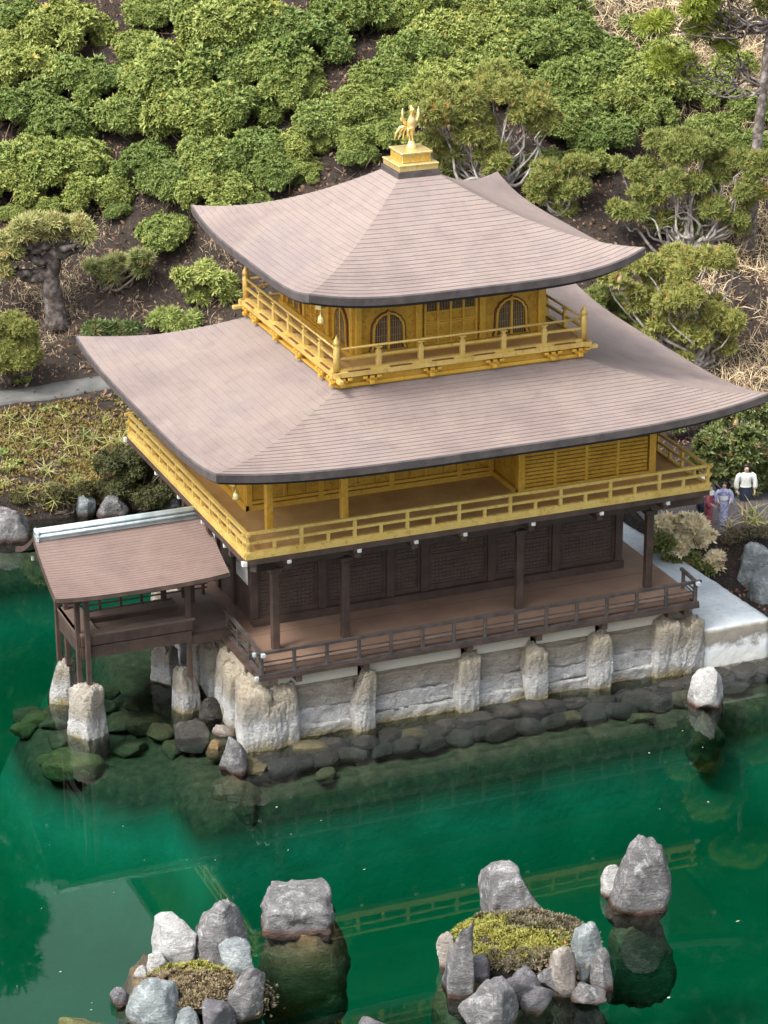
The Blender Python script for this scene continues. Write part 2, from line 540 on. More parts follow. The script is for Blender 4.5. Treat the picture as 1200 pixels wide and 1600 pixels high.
def bed_h(x, y):
    d1 = np.maximum.reduce([np.abs(x - 1.2) - 9.7, -(y + 6.75), y - 6.0])            # shelf in front of the pavilion
    d2 = (np.sqrt(((x + 9.1) / 2.5) ** 2 + ((y + 1.0) / 3.3) ** 2) - 1.0) * 2.4      # mound under the fishing deck
    d3 = -(y - 11.2)                                                                  # shallows along the back bank
    z = -4.2 + 3.7 * (1 - sstep(-0.3, 0.9, d1 + 0.10 * wob(x, y, 0.8)))
    z = np.maximum(z, -4.2 + 3.5 * (1 - sstep(-0.4, 1.2, d2 + 0.15 * wob(x, y, 0.8))))
    z = np.maximum(z, -4.2 + 3.8 * (1 - sstep(0.0, 2.5, d3)))
    d4 = np.sqrt((x + 11.5) ** 2 + (y + 15.3) ** 2) - 1.9
    d5 = np.sqrt((x + 4.6) ** 2 + (y + 17.6) ** 2) - 2.5
    z = np.maximum(z, -4.2 + 2.2 * (1 - sstep(-0.8, 1.6, d4))); z = np.maximum(z, -4.2 + 2.2 * (1 - sstep(-0.8, 1.8, d5)))
    return z + 0.03 * wob(x, y, 1.5)

def bed_material():
    m, nt, b = nodes_of('pond_bed')
    f1 = tex_noise(nt, 0.45, 6, 0.65); f2 = tex_noise(nt, 4.0, 6, 0.7)
    c = ramp(nt, f1, [(0.32, (0.18, 0.325, 0.25)), (0.55, (0.21, 0.365, 0.275)), (0.72, (0.25, 0.40, 0.30))])
    z = worldz(nt)
    k = vramp(nt, math_n(nt, 'ADD', z, math_n(nt, 'MULTIPLY', f2, 0.5)), -2.0, -1.0)
    c = mix(nt, k, c, ramp(nt, f2, [(0.35, (0.035, 0.025, 0.014)), (0.6, (0.085, 0.062, 0.030)), (0.75, (0.17, 0.13, 0.05))]))
    nt.links.new(c, b.inputs['Base Color'])
    b.inputs['Roughness'].default_value = 0.9
    bump(nt, b, f2, 0.4, 0.1)
    return m
bed_o = obj('pond_bed', grid_mesh('pond_bed', np.arange(-50, 66, 0.5), np.arange(-50, 20, 0.5), bed_h, bed_material()))
tag(bed_o, 'green algae covered bed of the pond seen through the water', 'pond bed', kind='structure')

def water_material():
    m, nt, b = nodes_of('emerald_water')
    nt.nodes.remove(b)
    out = nt.nodes['Material Output']
    gl = nt.nodes.new('ShaderNodeBsdfGlossy'); gl.inputs['Roughness'].default_value = 0.015
    trn = nt.nodes.new('ShaderNodeBsdfTransparent')
    fr = nt.nodes.new('ShaderNodeFresnel'); fr.inputs['IOR'].default_value = 1.50
    ms = nt.nodes.new('ShaderNodeMixShader')
    n1 = tex_noise(nt, 1.4, 3, 0.5); n2 = tex_noise(nt, 5.0, 3, 0.5)
    bp = nt.nodes.new('ShaderNodeBump'); bp.inputs['Strength'].default_value = 0.010; bp.inputs['Distance'].default_value = 0.05
    nt.links.new(math_n(nt, 'ADD', n1, math_n(nt, 'MULTIPLY', n2, 0.25)), bp.inputs['Height'])
    nt.links.new(bp.outputs[0], gl.inputs['Normal']); nt.links.new(bp.outputs[0], fr.inputs['Normal'])
    nt.links.new(fr.outputs[0], ms.inputs[0]); nt.links.new(trn.outputs[0], ms.inputs[1]); nt.links.new(gl.outputs[0], ms.inputs[2])
    nt.links.new(ms.outputs[0], out.inputs['Surface'])
    va = nt.nodes.new('ShaderNodeVolumeAbsorption')
    va.inputs['Color'].default_value = (0.42, 0.85, 0.80, 1.0)
    va.inputs['Density'].default_value = 0.95
    nt.links.new(va.outputs[0], out.inputs['Volume'])
    return m
wb = MB().box(-52, 66, -52, 21, -4.8, 0.0)
water_o = wb.build('pond_water', water_material())
tag(water_o, 'clear emerald green pond water around the pavilion', 'water', kind='structure')

# ------------------------------------------------------------------ paved slab and path
def slab_material():
    m, nt, b = nodes_of('pale_concrete')
    f1 = tex_noise(nt, 0.9, 6, 0.6); f2 = tex_noise(nt, 7, 6, 0.7)
    c = ramp(nt, f1, [(0.35, (0.40, 0.45, 0.48)), (0.62, (0.53, 0.575, 0.595))])
    c = mix(nt, vramp(nt, f2, 0.54, 0.70, 0, 0.7), c, (0.25, 0.27, 0.275))
    z = worldz(nt)
    g = nt.nodes.new('ShaderNodeNewGeometry'); sp = nt.nodes.new('ShaderNodeSeparateXYZ')
    nt.links.new(g.outputs['Normal'], sp.inputs[0])
    side = vramp(nt, sp.outputs['Z'], 0.35, 0.75, 1.0, 0.0)
    s2 = tex_noise(nt, 3.2, 7, 0.7)
    zz = math_n(nt, 'ADD', z, math_n(nt, 'MULTIPLY', s2, 1.1))
    sc_ = ramp(nt, vramp(nt, zz, 0.35, 1.9), [(0.0, (0.18, 0.14, 0.05)), (0.12, (0.55, 0.55, 0.50)), (0.45, (0.66, 0.68, 0.68)), (0.62, (0.22, 0.20, 0.17)), (0.85, (0.30, 0.27, 0.22)), (1.0, (0.52, 0.48, 0.40))])
    c = mix(nt, side, c, sc_)
    nt.links.new(c, b.inputs['Base Color'])
    b.inputs['Roughness'].default_value = 0.8
    bump(nt, b, math_n(nt, 'ADD', f2, s2), 0.35, 0.06)
    return m
MT['slab'] = slab_material()
def rough_block(name, x0, x1, y0, y1, z0, z1, step, amp, mat, seed=0, skew=None):
    """a block with finely divided, uneven faces"""
    bm = bmesh.new()
    bmesh.ops.create_cube(bm, size=1.0)
    nx = max(1, int((x1 - x0) / step)); ny = max(1, int((y1 - y0) / step)); nz = max(1, int((z1 - z0) / step))
    bm.free()
    vs = {}; V = []; F = []
    def vid(i, j, k):
        key = (i, j, k)
        if key not in vs:
            p = Vector((x0 + (x1 - x0) * i / nx, y0 + (y1 - y0) * j / ny, z0 + (z1 - z0) * k / nz))
            q = mnoise.noise_vector(p * 1.1 + Vector((seed, 3.1, 7.7))) * amp + mnoise.noise_vector(p * 4.0 + Vector((seed, 1.1, 2.7))) * amp * 0.5 + mnoise.noise_vector(p * 10.0 + Vector((seed, 5.1, 2.7))) * amp * 0.32
            vs[key] = len(V); V.append(p + q)
        return vs[key]
    for i in range(nx):
        for j in range(ny):
            F.append((vid(i, j, 0), vid(i, j + 1, 0), vid(i + 1, j + 1, 0), vid(i + 1, j, 0)))
            F.append((vid(i, j, nz), vid(i + 1, j, nz), vid(i + 1, j + 1, nz), vid(i, j + 1, nz)))
    for i in range(nx):
        for k in range(nz):
            F.append((vid(i, 0, k), vid(i + 1, 0, k), vid(i + 1, 0, k + 1), vid(i, 0, k + 1)))
            F.append((vid(i, ny, k), vid(i, ny, k + 1), vid(i + 1, ny, k + 1), vid(i + 1, ny, k)))
    for j in range(ny):
        for k in range(nz):
            F.append((vid(0, j, k), vid(0, j, k + 1), vid(0, j + 1, k + 1), vid(0, j + 1, k)))
            F.append((vid(nx, j, k), vid(nx, j + 1, k), vid(nx, j + 1, k + 1), vid(nx, j, k + 1)))
    return mesh_np(name, [tuple(v) for v in V], F, mat, True)
slab_me = rough_block('pavement', 6.35, 8.25, -4.95, 4.6, -0.6, 1.17, 0.12, 0.03, MT['slab'], 4)
for v in slab_me.vertices:
    v.co.x += 0.45 * (v.co.x - 6.35) / 2.0 * (1.0 - (v.co.y + 4.95) / 8.0)
slab = obj('pavement', slab_me)
tag(slab, 'pale bluish concrete slab between the pavilion deck and the right bank', 'pavement', kind='structure')

def gravel_material():
    m, nt, b = nodes_of('grey_gravel')
    f1 = tex_noise(nt, 0.8, 5, 0.6); f2 = tex_noise(nt, 22, 5, 0.75)
    c = ramp(nt, f2, [(0.32, (0.055, 0.05, 0.052)), (0.55, (0.15, 0.135, 0.135)), (0.72, (0.30, 0.28, 0.28))])
    c = mix(nt, vramp(nt, f1, 0.45, 0.7, 0, 0.5), c, (0.10, 0.085, 0.08))
    nt.links.new(c, b.inputs['Base Color'])
    b.inputs['Roughness'].default_value = 0.9
    bump(nt, b, f2, 0.9, 0.06)
    return m
MT['gravel'] = gravel_material()
def strip_mesh(name, pts, width, lift, mat, n=3):
    """a path laid over the ground along points"""
    V = []; F = []
    seg = []
    for a, b_ in zip(pts[:-1], pts[1:]):
        k = max(2, int((Vector(b_) - Vector(a)).length / 0.35))
        seg += [Vector(a).lerp(Vector(b_), i / k) for i in range(k)]
    seg.append(Vector(pts[-1]))
    for i, p in enumerate(seg):
        d = (seg[min(i + 1, len(seg) - 1)] - seg[max(i - 1, 0)]).normalized()
        s_ = Vector((-d.y, d.x))
        w = width * (1 + 0.07 * math.sin(i * 1.7) + 0.05 * math.sin(i * 0.6))
        for j in range(-1, n + 2):
            t = (min(max(j, 0), n) / n - 0.5) * w
            q = p + s_ * t
            z = gh(q.x, q.y) + lift
            if j in (-1, n + 1): z -= 0.25
            V.append((q.x, q.y, z))
    m_ = n + 3
    for i in range(len(seg) - 1):
        for j in range(m_ - 1):
            F.append((i * m_ + j, (i + 1) * m_ + j, (i + 1) * m_ + j + 1, i * m_ + j + 1))
    return mesh_np(name, V, F, mat, False)
def path_material():
    m, nt, b = nodes_of('grey_path')
    f1 = tex_noise(nt, 1.2, 5, 0.6); f2 = tex_noise(nt, 16, 5, 0.75)
    c = ramp(nt, f1, [(0.35, (0.075, 0.075, 0.070)), (0.65, (0.13, 0.13, 0.122))])
    c = mix(nt, vramp(nt, f2, 0.5, 0.7, 0, 0.55), c, (0.13, 0.135, 0.14))
    nt.links.new(c, b.inputs['Base Color'])
    b.inputs['Roughness'].default_value = 0.85
    bump(nt, b, f2, 0.5, 0.04)
    return m
MT['path'] = path_material()
path_o = obj('path', strip_mesh('path', [(-16, 20.9), (-9, 20.6), (-5.5, 20.7), (-2, 20.9), (2, 21.2), (5, 20.0)], 0.9, 0.06, MT['path']))
tag(path_o, 'narrow grey stone path along the bank behind the pond', 'path', kind='structure')
gravel_o = obj('gravel_path', strip_mesh('gravel_path', [(8.6, 2.9), (10.5, 2.6), (13, 2.5), (17, 2.5), (24, 2.7)], 3.7, 0.04, MT['gravel'], 6))
tag(gravel_o, 'dark grey gravel path with small figures on the right bank', 'path', kind='structure')

# ------------------------------------------------------------------ rocks
def rock_mesh(name, seed, mat, sub=3, facets=13, rough=0.12, box=0.0):
    rng = random.Random(seed)
    bm = bmesh.new()
    bmesh.ops.create_icosphere(bm, subdivisions=sub + 1, radius=1.0)
    off = Vector((rng.uniform(-50, 50), rng.uniform(-50, 50), rng.uniform(-50, 50)))
    planes = []
    for i in range(facets):
        d = Vector((rng.gauss(0, 1), rng.gauss(0, 1), rng.gauss(0, 0.8))).normalized()
        planes.append((d, rng.uniform(0.50, 0.88)))
    for v in bm.verts:
        p = v.co.copy()
        if box > 0:
            m_ = max(abs(p.x), abs(p.y), abs(p.z))
            p = p.lerp(p / m_, box)
        for d, h in planes:
            e = p.dot(d) - h
            if e > 0: p -= d * e * 0.97
        q = p * 1.3 + off
        k = mnoise.noise(q) * 1.1 + mnoise.noise(q * 2.3) * 0.6 + (0.5 - abs(mnoise.noise(q * 3.7))) * 0.7 + mnoise.noise(q * 5.1) * 0.4 + mnoise.noise(q * 11) * 0.30 + mnoise.noise(q * 21) * 0.14
        p *= 1.0 + rough * k
        v.co = p
    me = bpy.data.meshes.new(name)
    bm.to_mesh(me); bm.free()
    me.polygons.foreach_set('use_smooth', np.ones(len(me.polygons), bool))
    lo = np.empty(len(me.vertices) * 3, np.float32); me.vertices.foreach_get('co', lo); lo = lo.reshape(-1, 3)
    mn, mx = lo.min(0), lo.max(0)
    lo = (lo - (mn + mx) / 2) / ((mx - mn) / 2)          # exactly fills the unit box
    me.vertices.foreach_set('co', lo.ravel())
    me.materials.append(mat); me.update()
    return me

MT['rock'] = rock_mat('grey_rock', (0.085, 0.082, 0.085), (0.20, 0.195, 0.195), (0.46, 0.47, 0.47), (0.035, 0.018, 0.012), 0.10)
MT['rock_blue'] = rock_mat('blue_grey_rock', (0.14, 0.165, 0.17), (0.26, 0.295, 0.30), (0.50, 0.53, 0.53), (0.035, 0.02, 0.014), 0.10)
MT['rock_white'] = rock_mat('white_rock', (0.27, 0.265, 0.26), (0.45, 0.45, 0.44), (0.62, 0.62, 0.61), (0.05, 0.025, 0.015), 0.08)
MT['rock_dark'] = rock_mat('dark_rock', (0.075, 0.072, 0.082), (0.15, 0.145, 0.155), (0.36, 0.37, 0.40), (0.03, 0.018, 0.012), 0.10, (0.56, 0.75))
MT['rock_tan'] = rock_mat('tan_rock', (0.20, 0.17, 0.145), (0.32, 0.285, 0.25), (0.52, 0.50, 0.47), (0.05, 0.03, 0.02), 0.05)
MT['sub'] = rock_mat('submerged_rock', (0.050, 0.042, 0.022), (0.12, 0.10, 0.045), (0.17, 0.16, 0.07))
MT['sub_brown'] = rock_mat('submerged_brown_rock', (0.075, 0.05, 0.022), (0.19, 0.13, 0.055), (0.26, 0.20, 0.10))
MT['wet'] = rock_mat('wet_black_rock', (0.016, 0.015, 0.014), (0.038, 0.034, 0.028), (0.075, 0.07, 0.05))
MT['moss_rock'] = rock_mat('mossy_rock', (0.06, 0.065, 0.016), (0.12, 0.125, 0.035), (0.19, 0.19, 0.06))

def pier_material(name='crusted_stone', cream=(0.40, 0.35, 0.265), top=2.0):
    """cream stone above, grey weathering below it, white lime crust and a stained foot at the waterline"""
    m, nt, b = nodes_of(name)
    f1 = tex_noise(nt, 0.8, 6, 0.6, coord='World'); f2 = tex_noise(nt, 4.0, 7, 0.72, coord='World', dist=0.8); f3 = tex_noise(nt, 15, 5, 0.7, coord='World')
    z = worldz(nt)
    zz = math_n(nt, 'ADD', math_n(nt, 'ADD', z, math_n(nt, 'MULTIPLY', f2, 0.55)), math_n(nt, 'MULTIPLY', f1, 0.9))
    zz = math_n(nt, 'SUBTRACT', zz, 0.72)
    zn = vramp(nt, zz, -0.25, top)
    c = ramp(nt, zn, [(0.0, (0.10, 0.085, 0.03)), (0.10, (0.34, 0.29, 0.14)), (0.16, (0.40, 0.39, 0.34)), (0.24, (0.56, 0.57, 0.56)), (0.40, (0.52, 0.53, 0.53)), (0.48, (0.37, 0.355, 0.325)), (0.64, (0.34, 0.305, 0.245)), (0.74, cream), (1.0, (cream[0] * 1.15, cream[1] * 1.15, cream[2] * 1.15))])
    c = mix(nt, vramp(nt, f2, 0.53, 0.66, 0, 0.65), c, (0.24, 0.21, 0.16))
    c = mix(nt, vramp(nt, f3, 0.52, 0.72, 0, 0.45), c, (0.22, 0.20, 0.17))
    c = mix(nt, vramp(nt, f1, 0.55, 0.7, 0, 0.3), c, (0.56, 0.55, 0.51))
    f4 = tex_noise(nt, 3.0, 6, 0.72, coord='World', stretch=(1.0, 1.0, 1.8), dist=1.6)
    for lo, w in ((0.44, 0.020), (0.53, 0.016)):
        ck = ramp(nt, f4, [(lo - w, (0, 0, 0)), (lo, (1, 1, 1)), (lo + w, (0, 0, 0))])
        c = mix(nt, math_n(nt, 'MULTIPLY', ck, 0.65), c, (0.12, 0.095, 0.065))
    nt.links.new(c, b.inputs['Base Color'])
    b.inputs['Roughness'].default_value = 0.8
    bump(nt, b, math_n(nt, 'ADD', math_n(nt, 'ADD', f2, math_n(nt, 'MULTIPLY', f4, 0.7)), math_n(nt, 'MULTIPLY', f3, 0.6)), 1.0, 0.15)
    return m
MT['pier'] = pier_material()
MT['pier_post'] = pier_material('crusted_pier', (0.40, 0.37, 0.31), 1.5)

ROCK_N = [100]
def rock_px(name, u0, u1, v0, v1, zb, mat, label, cat='rock', group=None, depth=0.85, rough=0.12, box=0.15, facets=9, sub=3, taper=0.16, parent=None, tilt=0.0, sink=0.38):
    """a rock standing on level zb that covers about u0..u1, v0..v1 of the photograph"""
    ROCK_N[0] += 1
    uc = (u0 + u1) / 2
    p = at(uc, v1, zb); k = ppm(p)
    sx = (u1 - u0) / k / 2; sy = sx * depth
    cp, sp_ = math.cos(PITCH), math.sin(PITCH)
    # apparent half-height of an upright ellipsoid is sqrt((sz cos)^2 + (sy sin)^2)
    hh = (v1 - v0) / k / 2
    sz = max(hh - (0.55 + 0.4 * box) * sy * sp_, 0.3 * hh) / cp
    c = at(uc, (v0 + v1) / 2, zb + sz)
    rot = Matrix.Rotation(-YAW, 4, 'Z') @ Matrix.Rotation(tilt, 4, 'Y')
    f_ = 0.12 + sink
    s2 = 2 * sz / (1 + f_); c.z = zb + f_ * s2
    me = rock_mesh(name, ROCK_N[0], mat, sub, facets, rough, box)
    for v in me.vertices:
        f2 = 1.0 - taper * v.co.z
        v.co.x *= f2; v.co.y *= f2
    o = obj(name, me, parent, c, rot=rot, sc=(sx, sy, s2))
    if parent is None: tag(o, label, cat, group)
    return o

# ------------------------------------------------------------------ the pavilion
PV = empty('temple_pavilion', (0, 0, 1.95), 'three-storey model temple pavilion with two gilded upper floors and brown shingle roofs', 'pavilion')

def roof_z(t, s, z0, z1, k, L0, L1):
    g = k * t - (k - 1) * t * t
    L = L0 + (L1 - L0) * (s + 1) / 2
    return z0 - (z0 - z1) * g + L * abs(s) ** 4 * t ** 3

def curved_roof(parent, top, eave, z0, z1, k, lifts, n, step, wall, mat, soffit, names):
    """hipped roof of stepped shingle courses with upturned corners; lifts = FL, FR, BR, BL"""
    FL, FR, BR, BL = lifts
    (ax, ay), (bx, by) = top, eave
    NS = 36
    ss = [-1 + 2 * i / NS for i in range(NS + 1)]
    sides = [('f', FL, FR), ('r', FR, BR), ('b', BR, BL), ('l', BL, FL)]
    def P(side, t, s, dz, out=0.0):
        hx = ax + (bx - ax) * t + out; hy = ay + (by - ay) * t + out
        return {'f': (s * hx, -hy), 'r': (hx, s * hy), 'b': (-s * hx, hy), 'l': (-hx, -s * hy)}[side]
    main = MB(); fas = MB(); fas2 = MB(); sof = MB()
    rng = random.Random(n)
    for sd, L0, L1 in sides:
        for i in range(n):
            t0, t1 = i / n, (i + 1) / n
            j = [rng.uniform(-0.06, 0.10) * step for _ in ss]
            up = [P(sd, t0, s, 0) + (roof_z(t0, s, z0, z1, k, L0, L1) - 0.004,) for s in ss]
            lo = [P(sd, t1, s, 0) + (roof_z(t1, s, z0, z1, k, L0, L1) + step + j[a] * (0 < a < NS),) for a, s in enumerate(ss)]
            lw = [P(sd, t1, s, 0) + (roof_z(t1, s, z0, z1, k, L0, L1) - 0.004,) for s in ss]
            m_ = NS + 1
            vs = up + lo + lw
            fs = [(a, m_ + a, m_ + a + 1, a + 1) for a in range(NS)]
            if i < n - 1:
                fs += [(m_ + a, 2 * m_ + a, 2 * m_ + a + 1, m_ + a + 1) for a in range(NS)]
            main.add(vs, fs)
        zs = [roof_z(1, s, z0, z1, k, L0, L1) for s in ss]
        m_ = NS + 1
        def rows(levels):
            return [P(sd, 1, s, 0, o) + (z + dz,) for o, dz in levels for s, z in zip(ss, zs)]
        fas.add(rows([(0.0, step + 0.004), (0.03, -0.02), (0.02, -0.215), (-0.10, -0.225)]), [(r_ * m_ + a, (r_ + 1) * m_ + a, (r_ + 1) * m_ + a + 1, r_ * m_ + a + 1) for r_ in range(3) for a in range(NS)])
        fas2.add(rows([(-0.06, -0.21), (-0.08, -0.31), (-0.22, -0.32)]), [(r_ * m_ + a, (r_ + 1) * m_ + a, (r_ + 1) * m_ + a + 1, r_ * m_ + a + 1) for r_ in range(2) for a in range(NS)])
        wx, wy, wz = wall
        inner = [{'f': (s * wx, -wy), 'r': (wx, s * wy), 'b': (-s * wx, wy), 'l': (-wx, -s * wy)}[sd] + (wz,) for s in ss]
        sof.add(rows([(-0.21, -0.30)]) + inner, [(a, m_ + a, m_ + a + 1, a + 1) for a in range(NS)])
    main.add([(-ax, -ay, z0), (ax, -ay, z0), (ax, ay, z0), (-ax, ay, z0)], [(0, 1, 2, 3)])
    o = main.build('roof', mat, parent, names)
    fas.build('fascia', MT['fascia'], o, 'dark grey curved eave edge')
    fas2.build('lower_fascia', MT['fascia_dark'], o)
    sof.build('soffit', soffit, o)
    # rafters under the eaves
    return o

LIFT3 = (0.34, 0.53, 0.40, 0.36)
roof3 = curved_roof(PV, (0.58, 0.58), (4.6, 4.6), 13.48, 11.57, 1.38, LIFT3, 27, 0.010, (2.66, 2.66, 11.46), MT['shingle'], MT['gold_wall'], 'weathered pinkish brown upper pyramid roof')
LIFT2 = (0.36, 0.46, 0.40, 0.32)
roof2 = curved_roof(PV, (3.46, 3.46), (7.62, 6.10), 8.92, 7.77, 1.33, LIFT2, 20, 0.012, (5.55, 3.78, 7.72), MT['shingle'], MT['gold_wall'], 'broad weathered pinkish brown lower roof')

# corner rafters with wind bells
def corner_bell(parent, x, y, z, d):
    r_ = MB(); a = Vector((x, y, 0)).normalized()
    p = Vector((x, y, z))
    r_.beam(p - a * 1.3 + Vector((0, 0, -0.06)), p + Vector((0, 0, 0.06)), 0.13, 0.16)
    ro = r_.build('corner_rafter', MT['gold'], parent)
    MB().beam(p + Vector((0, 0, 0.055)), p + a * 0.03 + Vector((0, 0, 0.058)), 0.15, 0.18).build('rafter_cap', MT['gold_bright'], ro)
    b = MB().lathe((x - a.x * 0.12, y - a.y * 0.12, z - 0.42), [(0.10, 0), (0.095, 0.03), (0.085, 0.12), (0.06, 0.18), (0.02, 0.21), (0.012, 0.34)], 10)
    b.build('wind_bell', MT['gold_bright'], ro)
for (sx, sy), L3, L2 in zip(((-1, -1), (1, -1), (1, 1), (-1, 1)), LIFT3, LIFT2):
    corner_bell(PV, sx * 4.22, sy * 4.22, 11.57 + L3 * 0.72 - 0.42, 1)
    corner_bell(PV, sx * 7.05, sy * 5.62, 7.77 + L2 * 0.72 - 0.42, 1)
# small bracket ends hanging under the eaves
for o_, z, xs_, wy in ((roof3, 11.27, (-2.2, -1.05, 0.1, 1.2, 2.2), 3.0), (roof2, 7.50, (-5.4, -4.4, -3.4, -2.4, -1.4, -0.4, 0.6, 1.6, 2.6, 3.6, 4.6), 4.3)):
    for s in (-1, 1):
        for x in xs_:
            b = MB().cbox((x, s * wy, z), (0.13, 0.34, 0.13), 0.015).build('eave_bracket', MT['wood'], o_)
            MB().cbox((x, s * (wy + 0.19), z), (0.11, 0.05, 0.10), 0.01).build('bracket_tip', MT['gold_pale'], o_)

# ---------- finial: stepped gilded pedestal and phoenix
ped = MB().box(-0.60, 0.60, -0.60, 0.60, 13.40, 13.62).build('finial_base', MT['fascia'], PV)
p_ = MB(); p_.cbox((0, 0, 13.70), (1.12, 1.12, 0.15), 0.015); p_.cbox((0, 0, 13.79), (1.16, 1.16, 0.05), 0.015)
p_.cbox((0, 0, 13.94), (0.82, 0.82, 0.24), 0.015); p_.cbox((0, 0, 14.08), (0.90, 0.90, 0.06), 0.02)
pd = p_.build('pedestal', MT['gold_bright'], PV, 'stepped gilded pedestal on the roof top')
for s in (-1, 1):
    for x in (-0.26, 0.0, 0.26):
        MB().cbox((x, s * 0.41, 13.93), (0.19, 0.03, 0.13)).build('pedestal_panel', MT['gold'], pd)
        MB().cbox((s * 0.41, x, 13.93), (0.03, 0.19, 0.13)).build('pedestal_panel', MT['gold'], pd)
# phoenix: body, long neck, head with crest, two raised wings, tail plumes, legs on a knob
ph = MB()
ph.lathe((0.02, 0, 14.10), [(0.15, 0), (0.15, 0.05), (0.11, 0.12), (0.08, 0.20), (0.03, 0.23)], 12)
PHX = MB()
PHX.tube([(0.03, 0.02, 14.62), (0.02, -0.02, 14.70), (0.01, -0.04, 14.82), (0.0, -0.06, 14.93), (0.0, -0.06, 15.03), (0.0, -0.08, 15.12), (0.0, -0.14, 15.17), (0.0, -0.19, 15.16)],
         [0.05, 0.13, 0.14, 0.085, 0.05, 0.07, 0.06, 0.015], 10)
pho = PHX.build('phoenix_statue', MT['gold_bright'], PV, 'gilded phoenix with raised wings on top of the roof')
ph.build('perch_knob', MT['gold_bright'], pho)
for s in (-1, 1):
    MB().tube([(s * 0.05, -0.02, 14.72), (s * 0.07, 0.0, 14.55), (s * 0.04, -0.02, 14.42), (s * 0.05, -0.05, 14.31)], [0.06, 0.05, 0.022, 0.02], 8).build('leg', MT['gold_bright'], pho)
    w = MB()
    for i in range(5):
        a = i / 4.0
        w.tube([(s * 0.10, 0.01 * i, 14.80 - 0.02 * i), (s * 0.19, 0.012 * i, 14.84), (s * (0.235 + 0.01 * a), 0.016 * i, 14.98 - 0.02 * i), (s * (0.225 - 0.012 * i), 0.02 * i, 15.20 - 0.07 * i)], [0.035, 0.045, 0.035, 0.008], 6)
    w.build('wing', MT['gold_bright'], pho)
tl = MB()
for i in range(5):
    a = (i - 2) * 0.09
    tl.tube([(a * 0.3 - 0.02, 0.06, 14.70), (a * 0.9 - 0.08, 0.14, 14.66), (a * 1.2 - 0.13, 0.17, 14.50), (a * 1.4 - 0.15, 0.18, 14.32)], [0.05, 0.04, 0.03, 0.008], 6)
tl.build('tail', MT['gold_bright'], pho)
cr = MB()
for i in range(3):
    cr.tube([(0, -0.08, 15.16), (0.02 * (i - 1), -0.03, 15.22 + 0.01 * i), (0.03 * (i - 1), 0.03, 15.26)], [0.02, 0.016, 0.004], 5)
cr.build('crest', MT['gold_bright'], pho)

# ---------- third storey
def rotz(k): return Matrix.Rotation(k * math.pi / 2, 4, 'Z')
H3 = 3.48
fl3 = MB().box(-H3 + 0.06, H3 - 0.06, -H3 + 0.06, H3 - 0.06, 8.6, 9.36).build('balcony_base', MT['gold'], PV, 'gilded balcony base of the top storey')
MB().box(-3.40, 3.40, -3.40, 3.40, 9.362, 9.43).build('balcony_floor', MT['gold_floor'], fl3)
skirt_parts = []
me_beam = MB().box(-H3 + 0.02, H3 - 0.02, -H3 - 0.02, -H3 + 0.10, 8.98, 9.06).mesh('beam', MT['gold'])
me_edge = MB().box(-H3 - 0.18, H3 + 0.18, -H3 - 0.13, -H3 + 0.03, 9.27, 9.40).mesh('edge_beam', MT['gold_pale'])
me_sill = MB().box(-3.42, 3.42, -3.54, -3.42, 9.40, 9.47).mesh('railing', MT['gold_pale'])
me_mid = MB().box(-3.55, 3.55, -3.51, -3.44, 9.72, 9.78).mesh('rail', MT['gold_pale'])
me_top = MB().tube([(-3.5, -3.475, 10.0), (3.5, -3.475, 10.0)], 0.035, 8).mesh('rail', MT['gold_pale'])
pb = MB(); pb.cbox((0, -3.475, 9.66), (0.13, 0.12, 0.40), 0.008); pb.cbox((0, -3.475, 9.90), (0.08, 0.08, 0.12), 0.006); pb.cbox((0, -3.475, 9.95), (0.17, 0.13, 0.035), 0.006)
me_post = pb.mesh('rail_post', MT['gold_pale'])
cp_ = MB(); cp_.lathe((0, 0, 9.43), [(0.095, 0), (0.095, 0.62), (0.08, 0.64), (0.085, 0.70), (0.10, 0.72), (0.10, 0.74), (0.085, 0.80), (0.045, 0.86), (0.015, 0.93), (0.005, 0.97)], 10)
me_corner = cp_.mesh('corner_post', MT['gold_pale'])
bk = MB(); bk.cbox((0, -3.50, 9.12), (0.30, 0.14, 0.07), 0.01); bk.cbox((0, -3.52, 9.05), (0.13, 0.22, 0.10), 0.015)
for dx in (-0.19, 0.0, 0.19): bk.cbox((dx, -3.54, 9.20), (0.12, 0.18, 0.07), 0.01)
me_brk = bk.mesh('bracket', MT['gold'])
me_gap = MB().box(-0.30, 0.30, -3.605, -3.55, 9.405, 9.425).mesh('sill_gap_shade', MT['red_brown'])  # solid dark strip painted in for the shade of the rail's gap
me_bend = MB().cbox((H3 + 0.22, -H3 - 0.02, 9.22), (0.34, 0.13, 0.10), 0.012).mesh('beam_end', MT['gold_pale'])
for k in range(4):
    rm = rotz(k)
    obj('beam', me_beam, fl3, rot=rm); obj('edge_beam', me_edge, fl3, rot=rm); obj('beam_end', me_bend, fl3, rot=rm)
    rl = obj('railing', me_sill, PV, rot=rm)
    obj('rail', me_mid, rl, rot=rm); obj('rail', me_top, rl, rot=rm)
    for x in (-2.33, -1.165, 0.0, 1.165, 2.33):
        obj('rail_post', me_post, rl, rot=rm @ Matrix.Translation((x, 0, 0)))
    for x in (-2.9, -1.75, -0.58, 0.58, 1.75, 2.9):
        obj('sill_gap_shade', me_gap, rl, rot=rm @ Matrix.Translation((x, 0, 0)))
    for x in (-3.35, -2.55, -0.88, 0.88, 2.55, 3.35):
        obj('bracket', me_brk, fl3, rot=rm @ Matrix.Translation((x, 0, 0)))
    obj('corner_post', me_corner, rl, rot=rm @ Matrix.Translation((-3.475, -3.475, 0)))

